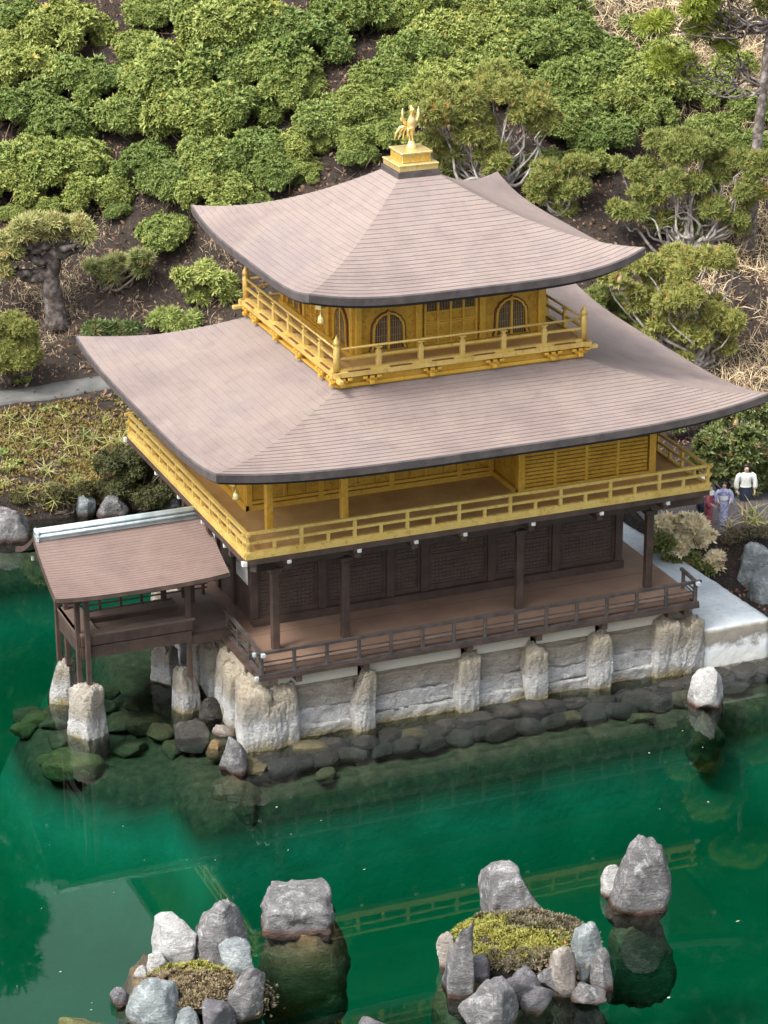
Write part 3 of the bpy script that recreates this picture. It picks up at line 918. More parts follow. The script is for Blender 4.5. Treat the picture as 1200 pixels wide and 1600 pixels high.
W3 = 2.66
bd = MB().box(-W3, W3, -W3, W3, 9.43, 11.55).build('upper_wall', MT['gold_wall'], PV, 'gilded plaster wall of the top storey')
MB().box(-W3 - 0.12, W3 + 0.12, -W3 - 0.12, W3 + 0.12, 9.43, 9.55).build('wall_sill', MT['gold'], bd)
MB().box(-W3 - 0.06, W3 + 0.06, -W3 - 0.06, W3 + 0.06, 10.88, 11.02).build('wall_plate', MT['gold'], bd)
def bell_outline(w, h, z0, cx=0.0):
    half = [(1.10, 0), (1.0, 0.12), (0.97, 0.45), (0.96, 0.60), (0.90, 0.71), (0.80, 0.76), (0.72, 0.84), (0.55, 0.885), (0.45, 0.93), (0.28, 0.955), (0.14, 0.965), (0.0, 1.02)]
    rgt = [(cx + a * w, z0 + b * h) for a, b in half]
    return rgt + [(2 * cx - x, z) for x, z in reversed(rgt[:-1])]
yF = -W3
o1, o2, o3 = bell_outline(0.50, 1.06, 9.56), bell_outline(0.46, 1.03, 9.56), bell_outline(0.40, 0.96, 9.58)
me_wtrim = MB().ring(o1, o2, 'y', yF - 0.05, yF + 0.02).mesh('window_trim', MT['red_brown'])
me_wfr = MB().ring(o2, o3, 'y', yF - 0.075, yF + 0.02).mesh('window_frame', MT['gold'])
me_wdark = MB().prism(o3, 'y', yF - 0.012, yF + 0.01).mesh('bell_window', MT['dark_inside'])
wb_ = MB()
for i in range(-7, 8):
    x = i * 0.05
    if i: wb_.box(x - 0.011, x + 0.011, yF - 0.035, yF - 0.02, 9.60, 9.60 + 0.9 * (0.97 - 0.35 * (abs(x) / 0.4) ** 2.5))
for z in (9.75, 9.95, 10.15, 10.33): wb_.box(-0.385, 0.385, yF - 0.042, yF - 0.036, z - 0.008, z + 0.008)
me_wbars = wb_.mesh('window_bars', MT['bars'])
me_wmul = MB().box(-0.035, 0.035, yF - 0.065, yF - 0.045, 9.58, 10.53).mesh('mullion', MT['gold'])
me_col = MB().cbox((0, yF - 0.03, 10.25), (0.17, 0.14, 1.40), 0.01).mesh('column', MT['gold'])
dr = MB().box(-0.72, 0.72, yF - 0.03, yF - 0.005, 9.56, 10.86)
me_door = dr.mesh('door', MT['gold_wall'])
dl = MB()
for x in (-0.72, -0.36, 0.0, 0.36, 0.72): dl.box(x - 0.03, x + 0.03, yF - 0.075, yF - 0.032, 9.56, 10.86)
for z in (9.58, 9.74, 9.80, 10.12, 10.17, 10.44, 10.84): dl.box(-0.74, 0.74, yF - 0.07, yF - 0.033, z - 0.018, z + 0.018)
me_dlat = dl.mesh('door_frame', MT['gold'])
db = MB()
for i in range(4):
    for j in range(1, 8):
        x = -0.72 + 0.36 * i + j * 0.36 / 8
        db.box(x - 0.009, x + 0.009, yF - 0.05, yF - 0.04, 10.46, 10.82)
me_dbar = db.mesh('transom_bars', MT['bars'])
dd = MB()
for i in range(4): dd.box(-0.69 + 0.36 * i, -0.39 + 0.36 * i, yF - 0.038, yF - 0.031, 10.46, 10.82)
me_ddark = dd.mesh('transom', MT['dark_inside'])
for k in range(4):
    rm = rotz(k)
    for cx in (-1.74, 1.74):
        t = rm @ Matrix.Translation((cx, 0, 0))
        w = obj('bell_window', me_wdark, PV, rot=t)
        obj('window_trim', me_wtrim, w, rot=t); obj('window_frame', me_wfr, w, rot=t); obj('window_bars', me_wbars, w, rot=t); obj('mullion', me_wmul, w, rot=t)
    d_ = obj('door', me_door, PV, rot=rm)
    obj('door_frame', me_dlat, d_, rot=rm); obj('transom', me_ddark, d_, rot=rm); obj('transom_bars', me_dbar, d_, rot=rm)
    for x in (-2.58, -0.90, 0.90, 2.58):
        obj('column', me_col, PV, rot=rm @ Matrix.Translation((x, 0, 0)))

# ---------- second storey
BX, BY = 6.55, 5.02
b2 = MB().box(-BX, BX, -BY, BY, 5.30, 5.42).build('balcony_floor', MT['gold_floor'], PV, 'gilded balcony floor of the middle storey')
MB().box(-BX - 0.05, BX + 0.05, -BY - 0.05, BY + 0.05, 5.16, 5.296).build('balcony_slab', MT['wood'], b2)
def bar(parent, name, x0, x1, y0, y1, z0, z1, mat):
    return MB().box(x0, x1, y0, y1, z0, z1).build(name, mat, parent)
me_long = MB().cbox((0, 0, 5.66), (0.085, 0.085, 0.48), 0.006)
def gold_rail_side(ax, fixed, L, n):
    """one side of the gilded railing: sill, mid and top rails, tall and short posts in turn"""
    def B(name, a0, a1, w, z0, z1, par):
        if ax == 'x': return bar(par, name, a0, a1, fixed - w, fixed + w, z0, z1, MT['gold_pale'])
        return bar(par, name, fixed - w, fixed + w, a0, a1, z0, z1, MT['gold_pale'])
    e = 0.0 if ax == 'x' else -0.012
    rl = B('railing', -L - 0.10, L + 0.10, 0.055, 5.422 + e, 5.50 + e, PV)
    B('rail', -L - 0.12, L + 0.12, 0.036, 5.70 + e, 5.765 + e, rl)
    B('rail', -L - 0.14, L + 0.14, 0.045, 5.95 + e, 6.02 + e, rl)
    for i in range(n + 1):
        a = -L + 2 * L * i / n
        if i % 2 == 0: B('rail_post', a - 0.042, a + 0.042, 0.038, 5.49 + e, 5.96 + e, rl)
        else: B('short_post', a - 0.04, a + 0.04, 0.034, 5.49 + e, 5.71 + e, rl)
gold_rail_side('x', -BY + 0.03, 6.50, 18)
gold_rail_side('x', BY - 0.03, 6.50, 18)
gold_rail_side('y', -BX + 0.05, 4.97, 14)
gold_rail_side('y', BX - 0.05, 4.97, 14)
for sx in (-1, 1):
    for sy in (-1, 1):
        MB().cbox((sx * (BX + 0.06), sy * (BY + 0.03), 5.22), (0.13, 0.13, 0.13), 0.012).build('beam_end', MT['worn_white'], b2)
# gilded edge beam around the floor
for s in (-1, 1):
    bar(b2, 'edge_beam', -BX - 0.02, BX + 0.02, s * (BY + 0.035), s * (BY - 0.06), 5.305, 5.425, MT['gold_pale'])
    bar(b2, 'edge_beam', s * (BX + 0.035), s * (BX - 0.06), -BY + 0.07, BY - 0.07, 5.305, 5.422, MT['gold_pale'])

X0, X1, YF2, YR = -5.48, 5.48, -3.70, -2.02
core = MB(); core.box(X0 + 0.05, X1 - 0.05, YR, 3.70, 5.42, 7.70); core.box(1.62, X1 - 0.05, YF2 + 0.03, YR + 0.02, 5.42, 7.70)
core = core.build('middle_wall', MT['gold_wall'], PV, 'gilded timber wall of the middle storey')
st = MB(); st.box(X0 - 0.05, 1.60, YR - 0.09, YR - 0.003, 5.42, 5.56); st.box(1.50, 1.615, YF2, YR - 0.09, 5.42, 5.56); st.box(X0 - 0.06, X0 + 0.04, YR - 0.09, 3.76, 5.42, 5.58)
st.box(1.5, X1 + 0.06, YF2 - 0.10, YF2 + 0.02, 5.42, 5.60)
st.build('wall_sill', MT['gold'], core)
# posts at the front
for x in (X0, -3.42):
    MB().cbox((x + 0.02, YF2, 6.56), (0.19, 0.19, 2.28), 0.015).build('column', MT['gold'], PV)
for x in (1.60, 5.47):
    MB().cbox((x, YF2 - 0.01, 6.56), (0.20, 0.20, 2.28), 0.015).build('column', MT['gold'], PV)
# slatted shutters at the front right
def slat_panel(x0, x1, z0, z1, n, y):
    p = MB().box(x0, x1, y, y + 0.03, z0, z1).build('shutter', MT['red_brown'], PV, 'gilded slatted shutter')  # backing coloured dark to paint the shade between the slats
    s = MB()
    for i in range(n):
        za = z0 + (z1 - z0) * i / n
        s.box(x0, x1, y - 0.05, y - 0.002, za + 0.012, za + (z1 - z0) / n - 0.014)
    s.build('slats', MT['gold_wall'], p, None)
for i in range(4):
    xa = 1.70 + i * 0.925; xb = xa + 0.84
    slat_panel(xa + 0.01, xb, 5.62, 7.45, 17, YF2 - 0.03)
    if i: MB().box(xa - 0.085, xa, YF2 - 0.09, YF2 + 0.02, 5.6, 7.6).build('shutter_post', MT['gold'], PV)
# recess: boarded back wall with posts
for i, x in enumerate((X0 + 0.06, -4.45, -3.42, -2.42, -1.42, -0.42, 0.55, 1.48)):
    if i % 2 == 0 or i == 7: MB().box(x - 0.075, x + 0.075, YR - 0.085, YR - 0.002, 5.56, 7.66).build('wall_post', MT['gold'], PV)
    else: MB().box(x - 0.03, x + 0.03, YR - 0.05, YR - 0.002, 5.66, 7.66).build('wall_post', MT['gold'], PV)
for i in range(14):
    xa = X0 + 0.15 + i * 0.492
    MB().box(xa + 0.012, xa + 0.48, YR - 0.035, YR - 0.001, 5.70, 7.6).build('wall_board', MT['gold_wall'], core)
MB().box(X0, 1.55, YR - 0.10, YR - 0.04, 5.60, 5.68).build('wall_rail', MT['gold'], core)
for j in range(4):
    ya = YF2 + 0.14 + j * 0.39
    MB().box(1.575, 1.618, ya, ya + 0.37, 5.64, 7.6).build('wall_board', MT['gold_wall'], core)
# left, right and back walls: posts and boards
for j in range(7):
    y = YR + 0.06 + j * 0.945
    MB().box(X0 - 0.035, X0 + 0.06, y - 0.07, y + 0.07, 5.58, 7.66).build('wall_post', MT['gold'], PV)
    MB().box(X1 - 0.06, X1 + 0.035, y - 0.07, y + 0.07, 5.45, 7.66).build('wall_post', MT['gold'], PV)
    if j < 6:
        for q in range(3):
            za = 5.60 + q * 0.68
            MB().box(X0 + 0.012, X0 + 0.052, y + 0.08, y + 0.86, za, za + 0.655).build('wall_board', MT['gold_wall'], core)
            MB().box(X1 - 0.052, X1 - 0.012, y + 0.08, y + 0.86, za, za + 0.655).build('wall_board', MT['gold_wall'], core)
for i in range(6):
    x = X0 + 0.1 + i * 2.156
    MB().box(x - 0.08, x + 0.08, 3.66, 3.78, 5.45, 7.66).build('wall_post', MT['gold'], PV)
MB().box(X0 - 0.08, X1 + 0.08, YF2 - 0.08, YF2 + 0.08, 7.46, 7.66).build('lintel', MT['gold'], PV)

# ---------- ground storey (dark timber)
deck = MB().box(-6.0, 6.42, -4.72, 4.6, 1.99, 2.14).build('veranda_floor', MT['wood_floor'], PV, 'bare brown timber veranda floor')
MB().box(-6.30, 6.36, -5.10, -4.60, 1.93, 2.03).build('veranda_edge', MT['wood'], deck)
MB().box(-6.32, -5.95, -4.60, 4.5, 1.93, 2.04).build('veranda_edge', MT['wood'], deck)
for i in range(4, 12, 4):                       # joints of the floor boards
    y = -4.72 + i * 0.25
    MB().box(-6.0, 6.42, y - 0.006, y + 0.006, 2.136, 2.143).build('floor_joint', MT['wood'], deck)
for x in (-5.35, -3.40, 1.60, 5.48):
    c = MB().cbox((x, -3.70, 3.32), (0.20, 0.20, 2.38), 0.012).build('column', MT['wood'], PV)
    MB().cbox((x, -3.70, 4.38), (0.34, 0.34, 0.14), 0.02).build('capital', MT['wood'], c)
bar(PV, 'lintel', -5.6, 5.75, -3.80, -3.60, 4.46, 4.78, MT['wood'])
bar(PV, 'lintel', -5.45, -5.25, -3.60, 3.8, 4.46, 4.78, MT['wood'])
bar(PV, 'lintel', 5.38, 5.58, -3.60, 3.8, 4.46, 4.78, MT['wood'])
# joists that carry the balcony, with white painted ends
for x in (-5.42, -3.52, -1.95, -0.58, 1.36, 3.34, 5.30):
    j = bar(PV, 'joist', x - 0.08, x + 0.08, -4.98, 4.9, 4.90, 5.15, MT['wood'])
    MB().box(x - 0.05, x + 0.05, -5.10, -4.982, 5.07, 5.155).build('joist_end', MT['worn_white'], j)
    MB().box(x - 0.16, x - 0.10, -5.08, -4.6, 5.09, 5.15).build('strut', MT['wood'], j)
    bar(j, 'joist_block', x - 0.11, x + 0.11, -3.9, -3.5, 4.78, 4.90, MT['wood'])
for y in (-3.4, -1.6, 0.4, 2.4):
    j = bar(PV, 'joist', -6.45, -5.5, y - 0.08, y + 0.08, 4.80, 5.15, MT['wood'])
    MB().box(-6.60, -6.452, y - 0.05, y + 0.05, 5.06, 5.15).build('joist_end', MT['worn_white'], j)
for x in (-5.35, 5.48):
    s = 1 if x > 0 else -1
    MB().beam((x, -3.70, 4.5), (x + s * 0.95, -4.85, 5.0), 0.16, 0.22).build('corner_brace', MT['wood'], PV)
    MB().box(x - s * 0.10, x + s * 0.25, -3.66, -3.64, 4.80, 5.14).build('plaster_patch', MT['white'], PV)
# front wall of lattice shutters
WX0, WX1, WY = -5.35, 5.42, -2.0
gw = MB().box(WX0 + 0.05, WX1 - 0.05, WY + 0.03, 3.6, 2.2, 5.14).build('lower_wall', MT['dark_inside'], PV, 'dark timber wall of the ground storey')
bar(gw, 'wall_sill', WX0 - 0.08, WX1 + 0.10, WY - 0.20, WY + 0.06, 2.13, 2.36, MT['wood'])
bar(gw, 'wall_plate', WX0 - 0.05, WX1 + 0.05, WY - 0.07, WY + 0.06, 4.25, 4.46, MT['wood'])
posts1 = [-5.35, -3.42, -1.46, 0.0 - 0.48 + 0.02, 1.52, 3.46, 5.40]
for x in posts1:
    MB().cbox((x, WY - 0.01, 3.55), (0.22, 0.22, 2.66), 0.012).build('wall_post', MT['wood'], PV)
for xa, xb in zip(posts1[:-1], posts1[1:]):
    x0, x1 = xa + 0.13, xb - 0.13
    fr = MB(); fr.box(x0 - 0.02, x0 + 0.06, WY - 0.05, WY + 0.02, 2.36, 4.25); fr.box(x1 - 0.06, x1 + 0.02, WY - 0.05, WY + 0.02, 2.36, 4.25)
    fr.box(x0 + 0.06, x1 - 0.06, WY - 0.048, WY + 0.02, 2.36, 2.50); fr.box(x0 + 0.06, x1 - 0.06, WY - 0.048, WY + 0.02, 3.30, 3.37)
    p = fr.build('lattice_shutter', MT['wood'], PV)
    lt = MB()
    nx = int((x1 - x0) / 0.105)
    for i in range(1, nx):
        x = x0 + (x1 - x0) * i / nx
        lt.box(x - 0.021, x + 0.021, WY - 0.028, WY + 0.006, 2.46, 4.28)
    for i in range(1, 17):
        z = 2.46 + i * 0.107
        lt.box(x0, x1, WY - 0.034, WY + 0.004, z - 0.021, z + 0.021)
    lt.build('lattice', MT['wood'], p)
    MB().box(x0 - 0.04, x1 + 0.04, WY - 0.004, WY + 0.024, 2.40, 4.27).build('backing_board', MT['wood_deck'], p)
# left wall: posts, plaster panels, boarded panels; right wall likewise
for sx, xw in ((-1, WX0), (1, WX1)):
    ys_ = [-2.0, -0.6, 0.7, 2.0, 3.6]
    for y in ys_[1:]:
        MB().cbox((xw, y, 3.67), (0.22, 0.20, 2.94), 0.012).build('wall_post', MT['wood'], PV)
    for i, (ya, yb) in enumerate(zip(ys_[:-1], ys_[1:])):
        mat_ = MT['white'] if i in (0, 2, 3) else MT['wood']
        pl = MB().box(xw + sx * 0.02, xw - sx * 0.06, ya + 0.10, yb - 0.10, 3.10, 5.1).build('wall_panel', mat_, gw)
        MB().box(xw + sx * 0.03, xw - sx * 0.06, ya + 0.10, yb - 0.10, 2.2, 3.05).build('wall_panel', MT['wood'], gw)
        MB().box(xw + sx * 0.05, xw - sx * 0.05, ya + 0.09, yb - 0.09, 3.03, 3.13).build('wall_rail', MT['wood'], gw)
# low railing round the veranda
def dark_rail(pts, n, name_first='railing'):
    a, b = Vector(pts[0]), Vector(pts[1])
    d = (b - a).normalized()
    e = 0.0 if abs(d.x) > 0.5 else -0.012
    rl = MB().beam(a - d * 0.1 + Vector((0, 0, 2.07 + e)), b + d * 0.1 + Vector((0, 0, 2.07 + e)), 0.10, 0.07).build('railing', MT['wood_rail'], PV)
    MB().beam(a - d * 0.16 + Vector((0, 0, 2.68 + e)), b + d * 0.16 + Vector((0, 0, 2.68 + e)), 0.085, 0.075).build('rail', MT['wood_rail'], rl)
    for z in (2.30, 2.42): MB().beam(a + Vector((0, 0, z + e)), b + Vector((0, 0, z + e)), 0.035, 0.032).build('rail', MT['wood_rail'], rl)
    for i in range(n + 1):
        p = a.lerp(b, i / n)
        MB().cbox((p.x, p.y, 2.37 + e), (0.085, 0.085, 0.56), 0.008).build('rail_post', MT['wood_rail'], rl)
    return rl
dark_rail([(-6.20, -5.02, 0), (6.26, -5.02, 0)], 14)
dark_rail([(-6.20, -4.96, 0), (-6.12, -2.1, 0)], 3)
dark_rail([(6.28, -4.96, 0), (6.34, -4.16, 0)], 1)
for x, y in ((-6.20, -5.20), (-6.20, -5.20)):
    pass
for x in (-6.20, 6.26):
    MB().cbox((x, -5.16, 2.68), (0.11, 0.10, 0.10), 0.01).build('rail_cap', MT['tin'], PV)
MB().cbox((-6.39, -5.02, 2.68), (0.08, 0.11, 0.10), 0.01).build('rail_cap', MT['tin'], PV)
MB().cbox((-6.35, -5.05, 2.02), (0.10, 0.10, 0.09), 0.01).build('rail_cap', MT['tin'], PV)

# ------------------------------------------------------------------ stone foundation
FD = empty('stone_foundation', (0, 0, -0.5), 'cream and white crusted stone foundation wall with rounded buttresses under the pavilion', 'foundation')
BUT = [(-6.30, 0.52), (-5.55, 0.42), (-3.34, 0.37), (-0.40, 0.36), (1.60, 0.39), (3.53, 0.38), (5.50, 0.40), (6.28, 0.40)]
body = rough_block('wall_body', -6.28, 6.42, -4.58, 4.2, -0.7, 1.78, 0.11, 0.05, MT['pier'], 11)
bo = obj('wall_body', body, FD)
def course_block(x0, x1, y0, y1, z0, z1, seed):
    return obj('stone_block', rough_block('stone_block', x0, x1, y0, y1, z0, z1, 0.06, 0.075, MT['pier'], seed), FD)
rngf = random.Random(5)
for i, ((xa, wa), (xb, wb2)) in enumerate(zip(BUT[1:-1], BUT[2:])):
    x0, x1 = xa + wa * 0.55, xb - wb2 * 0.55
    if x1 - x0 < 0.5: continue
    z = -0.4
    for k, (h, yo) in enumerate(((0.72, -4.80), (0.44, -4.74), (0.58, -4.70))):
        zt = z + h
        course_block(x0, x1, yo + rngf.uniform(-0.03, 0.03), -4.45, z, zt - 0.002, i * 10 + k)
        z = zt
    MB().box(x0 - 0.3, x1 + 0.3, -4.66, -4.4, 1.46, 1.80).build('cap_course', MT['slab'], FD)
def buttress(x, y, r, h, seed, ry=None):
    me = rock_mesh('buttress', seed, MT['pier'], 4, 1, 0.11, 0.55)
    zb = -0.7
    return obj('buttress', me, FD, (x, y, (h + zb) / 2), sc=(r, ry or r * 0.95, (h - zb) / 2), rz=rngf.uniform(-0.1, 0.1))
for i, (x, w) in enumerate(BUT):
    buttress(x, -4.72 + (0.05 if w > 0.45 else 0.0), w, 1.66 + rngf.uniform(-0.05, 0.12), 300 + i)
buttress(-5.95, -4.78, 0.45, 1.40, 330)
buttress(5.9, -4.66, 0.45, 1.5, 331)
for i, y in enumerate((-4.1, -3.3, -2.45, -1.5, -0.4, 0.8, 2.0, 3.2)):
    buttress(-6.26, y, 0.36 + 0.06 * (i % 2), 1.70 + rngf.uniform(-0.1, 0.1), 340 + i)
for x in (-5.2, -3.34, -0.40, 1.60, 3.53, 5.52, 6.0):
    MB().cbox((x, -4.86, 1.86), (0.16, 0.42, 0.24), 0.01).build('deck_block', MT['wood'], PV)
for y in (-4.0, -2.6, -1.2):
    MB().cbox((-6.15, y, 1.86), (0.3, 0.16, 0.24), 0.01).build('deck_block', MT['wood'], PV)

# ------------------------------------------------------------------ fishing deck
FD2 = empty('fishing_deck', (-8.4, -1.2, 2.0), 'small open fishing deck with brown gabled roof on posts beside the pavilion', 'deck')
fx0, fx1, fyf, fyb = -10.15, -6.30, -2.30, -0.12
fl = MB().box(fx0 + 0.05, fx1, fyf + 0.05, fyb + 0.1, 2.12, 2.22).build('deck_floor', MT['wood_deck'], FD2)
MB().box(-7.05, -5.90, fyf + 0.25, 0.72, 2.16, 2.235).build('landing', MT['wood_deck'], FD2)
MB().box(-7.2, -5.92, fyf + 0.02, fyf + 0.22, 1.98, 2.23).build('landing_edge', MT['wood'], FD2)
sp = MB().box(fx0, -7.18, fyf - 0.03, fyf + 0.05, 2.08, 2.40).build('side_board', MT['wood'], FD2)
MB().box(fx0 - 0.02, -7.16, fyf - 0.05, fyf + 0.03, 2.44, 2.70).build('side_board', MT['wood'], FD2)
MB().box(fx0 - 0.02, -7.10, fyf - 0.06, fyf + 0.20, 2.703, 2.76).build('bench_rail', MT['wood_deck'], FD2)
MB().box(fx0 - 0.03, fx0 + 0.05, fyf + 0.06, fyb, 2.08, 2.38).build('end_board', MT['wood'], FD2)
MB().box(fx0 - 0.05, fx0 + 0.03, fyf + 0.06, fyb, 2.42, 2.70).build('end_board', MT['wood'], FD2)
MB().box(fx0 - 0.06, fx0 + 0.52, fyf + 0.21, fyb + 0.1, 2.64, 2.70).build('bench', MT['wood_deck'], FD2)
MB().box(fx0 + 0.5, fx0 + 0.56, fyf + 0.21, fyb, 2.22, 2.64).build('bench_front', MT['wood'], FD2)
MB().box(fx0 + 0.1, -7.0, fyb - 0.36, fyb - 0.02, 2.36, 2.42).build('bench', MT['wood_deck'], FD2)
MB().box(fx0 + 0.57, -7.0, fyb - 0.36, fyb - 0.30, 2.22, 2.36).build('bench_front', MT['wood'], FD2)
MB().box(fx0 + 0.1, fx1 - 0.7, fyb - 0.02, fyb + 0.06, 2.08, 2.44).build('side_board', MT['wood'], FD2)
# back railing
rl = MB().box(fx0, -6.0, fyb - 0.02, fyb + 0.06, 2.84, 2.90).build('railing', MT['wood'], FD2)
for z in (2.58, 2.70): MB().box(fx0, -6.0, fyb + 0.0, fyb + 0.04, z, z + 0.035).build('rail', MT['wood'], rl)
for i in range(7):
    x = fx0 + 0.55 + i * 0.58
    MB().box(x - 0.035, x + 0.035, fyb - 0.015, fyb + 0.055, 2.4, 2.93).build('rail_post', MT['wood'], rl)
# posts standing on the stone piers, in pairs at the water end
for x, y, z0 in ((-10.20, -0.12, 1.15), (-10.02, -0.34, 1.10), (-10.20, -2.12, 1.10), (-10.02, -2.38, 1.05), (-7.24, -2.24, 1.05), (-7.24, -0.10, 1.1)):
    MB().cbox((x, y, (z0 + 4.04) / 2), (0.13, 0.13, 4.04 - z0), 0.008).build('post', MT['wood'], FD2)
for x in (-6.45,):
    MB().cbox((x, -0.1, 3.1), (0.14, 0.14, 1.9), 0.008).build('post', MT['wood'], FD2)
# roof: sagging gable with stepped courses, thick edge, tin ridge
rx0, rx1 = -10.95, -6.28
RY, RZ = -0.95, 5.08
def gable_pt(x, t, side, dz=0.0):
    y = RY + side * 1.95 * t
    z = RZ - 1.06 * (1.42 * t - 0.42 * t * t)
    e = (2 * (x - rx0) / (rx1 - rx0) - 1)
    z += 0.10 * abs(e) ** 3 * (0.35 + 0.65 * t) + dz
    return (x, y, z)
NXr, NT = 24, 26
rm_ = MB(); ed = MB()
for side in (-1, 1):
    for i in range(NT):
        t0, t1 = i / NT, (i + 1) / NT
        xs_ = [rx0 + (rx1 - rx0) * a / NXr for a in range(NXr + 1)]
        ext0 = 0.0
        up = [gable_pt(x, t0, side, -0.003) for x in xs_]; lo = [gable_pt(x, t1, side, 0.006) for x in xs_]; lw = [gable_pt(x, t1, side, -0.003) for x in xs_]
        m_ = NXr + 1
        rm_.add(up + lo + lw, [(a, m_ + a, m_ + a + 1, a + 1) for a in range(NXr)] + ([(m_ + a, 2 * m_ + a, 2 * m_ + a + 1, m_ + a + 1) for a in range(NXr)] if i < NT - 1 else []))
    # eave edge
    q0 = [gable_pt(x, 1, side, 0.014) for x in xs_]
    q1 = [(x, y + side * 0.02, z - 0.11) for x, y, z in q0]; q2 = [(x, y - side * 0.25, z - 0.10) for x, y, z in q0]
    ed.add(q0 + q1 + q2, [(r_ * m_ + a, (r_ + 1) * m_ + a, (r_ + 1) * m_ + a + 1, r_ * m_ + a + 1) for r_ in range(2) for a in range(NXr)])
    for x in (rx0, rx1):
        ts = [a / 16 for a in range(17)]
        g0 = [gable_pt(x, t, side, 0.016) for t in ts]
        s_ = -1 if x == rx0 else 1
        g1 = [(a + s_ * 0.02, b, c - 0.15) for a, b, c in g0]; g2 = [(a - s_ * 0.2, b, c - 0.15) for a, b, c in g0]
        ed.add(g0 + g1 + g2, [(r_ * 17 + a, (r_ + 1) * 17 + a, (r_ + 1) * 17 + a + 1, r_ * 17 + a + 1) for r_ in range(2) for a in range(16)])
    # underside
    u0 = [gable_pt(x, 0, side, -0.14) for x in xs_]; u1 = [gable_pt(x, 1, side, -0.12) for x in xs_]
    ed.add(u0 + u1, [(a, a + 1, m_ + a + 1, m_ + a) for a in range(NXr)])
fr_ = rm_.build('roof', MT['shingle_brown'], FD2, 'plain brown gabled roof')
ed.build('roof_edge', MT['wood'], fr_)
rg = MB().box(rx0 + 0.12, rx1 - 0.02, RY - 0.13, RY + 0.13, RZ - 0.06, RZ + 0.11)
ro = rg.build('ridge', MT['tin'], fr_, 'pale blue grey metal ridge cap')
for z, w in ((0.16, 0.08), (0.07, 0.145)):
    MB().tube([(rx0 + 0.06, RY - w, RZ + z), (rx1 + 0.02, RY - w, RZ + z)], 0.045, 8).build('ridge_roll', MT['tin'], ro)
    MB().tube([(rx0 + 0.06, RY + w, RZ + z), (rx1 + 0.02, RY + w, RZ + z)], 0.045, 8).build('ridge_roll', MT['tin'], ro)
MB().tube([(rx0 + 0.04, RY, RZ + 0.17), (rx1 + 0.04, RY, RZ + 0.17)], 0.08, 10).build('ridge_roll', MT['tin'], ro)
for x in (rx0 + 0.10, rx1 - 0.04):
    MB().cbox((x, RY, RZ + 0.06), (0.09, 0.38, 0.32), 0.04).build('ridge_end', MT['tin'], ro)
for y in (-2.26, -0.06):
    MB().box(rx0 + 0.3, rx1 - 0.1, y - 0.07, y + 0.07, 4.04, 4.18).build('roof_beam', MT['wood'], FD2)
for x in (-10.1, -7.25):
    MB().box(x - 0.06, x + 0.06, -2.28, -0.02, 4.18, 4.28).build('tie_beam', MT['wood'], FD2)
    MB().box(x - 0.04, x + 0.04, -1.0, -0.9, 4.28, 4.92).build('king_post', MT['wood'], FD2)
for x in (rx0 + 0.3,):
    MB().cbox((x, 0.42, 3.96), (0.07, 0.07, 0.12), 0.01).build('beam_tip', MT['white'], FD2)
    MB().cbox((x, -2.28, 4.11), (0.07, 0.10, 0.10), 0.01).build('beam_tip', MT['white'], FD2)

# stone piers
PIERS = [(78, 122, 1022, 1102, 'outer rear'), (112, 165, 1063, 1155, 'outer front'), (272, 312, 1038, 1117, 'inner front'), (238, 281, 1004, 1070, 'inner rear')]
PLAB = ['white crusted stone pier under the rear post at the open end of the fishing deck',
        'white crusted stone pier under the front post at the open end of the fishing deck',
        'tapering grey and white stone pier under the front post next to the pavilion wall',
        'grey and white stone pier under the rear of the fishing deck']
for (u0, u1, v0, v1, _), lab in zip(PIERS, PLAB):
    p = at((u0 + u1) / 2, v1 - 10, 0.0)
    k = ppm(p); r_ = (u1 - u0) / k / 2
    top = (v1 - v0) / k / math.cos(PITCH) - 0.18
    me = rock_mesh('stone_pier', 400 + u0, MT['pier_post'], 4, 1, 0.11, 0.55)
    o = obj('stone_pier', me, None, (p.x, p.y, (top - 0.9) / 2), sc=(r_, r_, (top + 0.9) / 2), rz=u0)
    # taper towards the top
    for v in me.vertices:
        f_ = 1.0 - 0.10 * v.co.z
        v.co.x *= f_; v.co.y *= f_
    tag(o, lab, 'stone pier', None)

# ------------------------------------------------------------------ rocks in the pond
def R_(u0, u1, v0, v1, z, m, lab, cat='rock', **kw):
    return rock_px('rock', u0, u1, v0, v1, z, MT[m], lab, cat, **kw)
# submerged boulders first
def boulder(u, v, rx, ry, zt, zb, mat, label, seed):
    p = at(u, v, 0.0)
    o = obj('boulder', rock_mesh('boulder', seed, MT[mat], 3, 8, 0.13, 0.3), None, (p.x, p.y, (zt + zb) / 2), rz=-YAW, sc=(rx, ry, (zt - zb) / 2))
    return tag(o, label, 'boulder')
boulder(472, 1450, 1.1, 0.95, 0.03, -2.6, 'sub_brown', 'brown submerged boulder under the broad flat-topped rock', 801)
boulder(1002, 1414, 0.85, 0.75, -0.02, -2.6, 'sub', 'dark submerged boulder under the pointed grey rock', 802)
boulder(302, 1532, 1.75, 1.5, 0.2, -2.6, 'sub_brown', 'brown submerged boulder carrying the small rock islet with dry moss', 803)
boulder(816, 1505, 2.05, 1.7, 0.26, -2.6, 'sub_brown', 'brown submerged boulder carrying the large mossy rock islet', 804)
boulder(364, 1208, 0.75, 0.65, -0.04, -1.8, 'sub', 'olive submerged boulder under the small upright stone at the foundation corner', 805)
boulder(1104, 1104, 0.55, 0.5, -0.06, -1.8, 'sub', 'olive submerged boulder under the white crusted stone', 806)
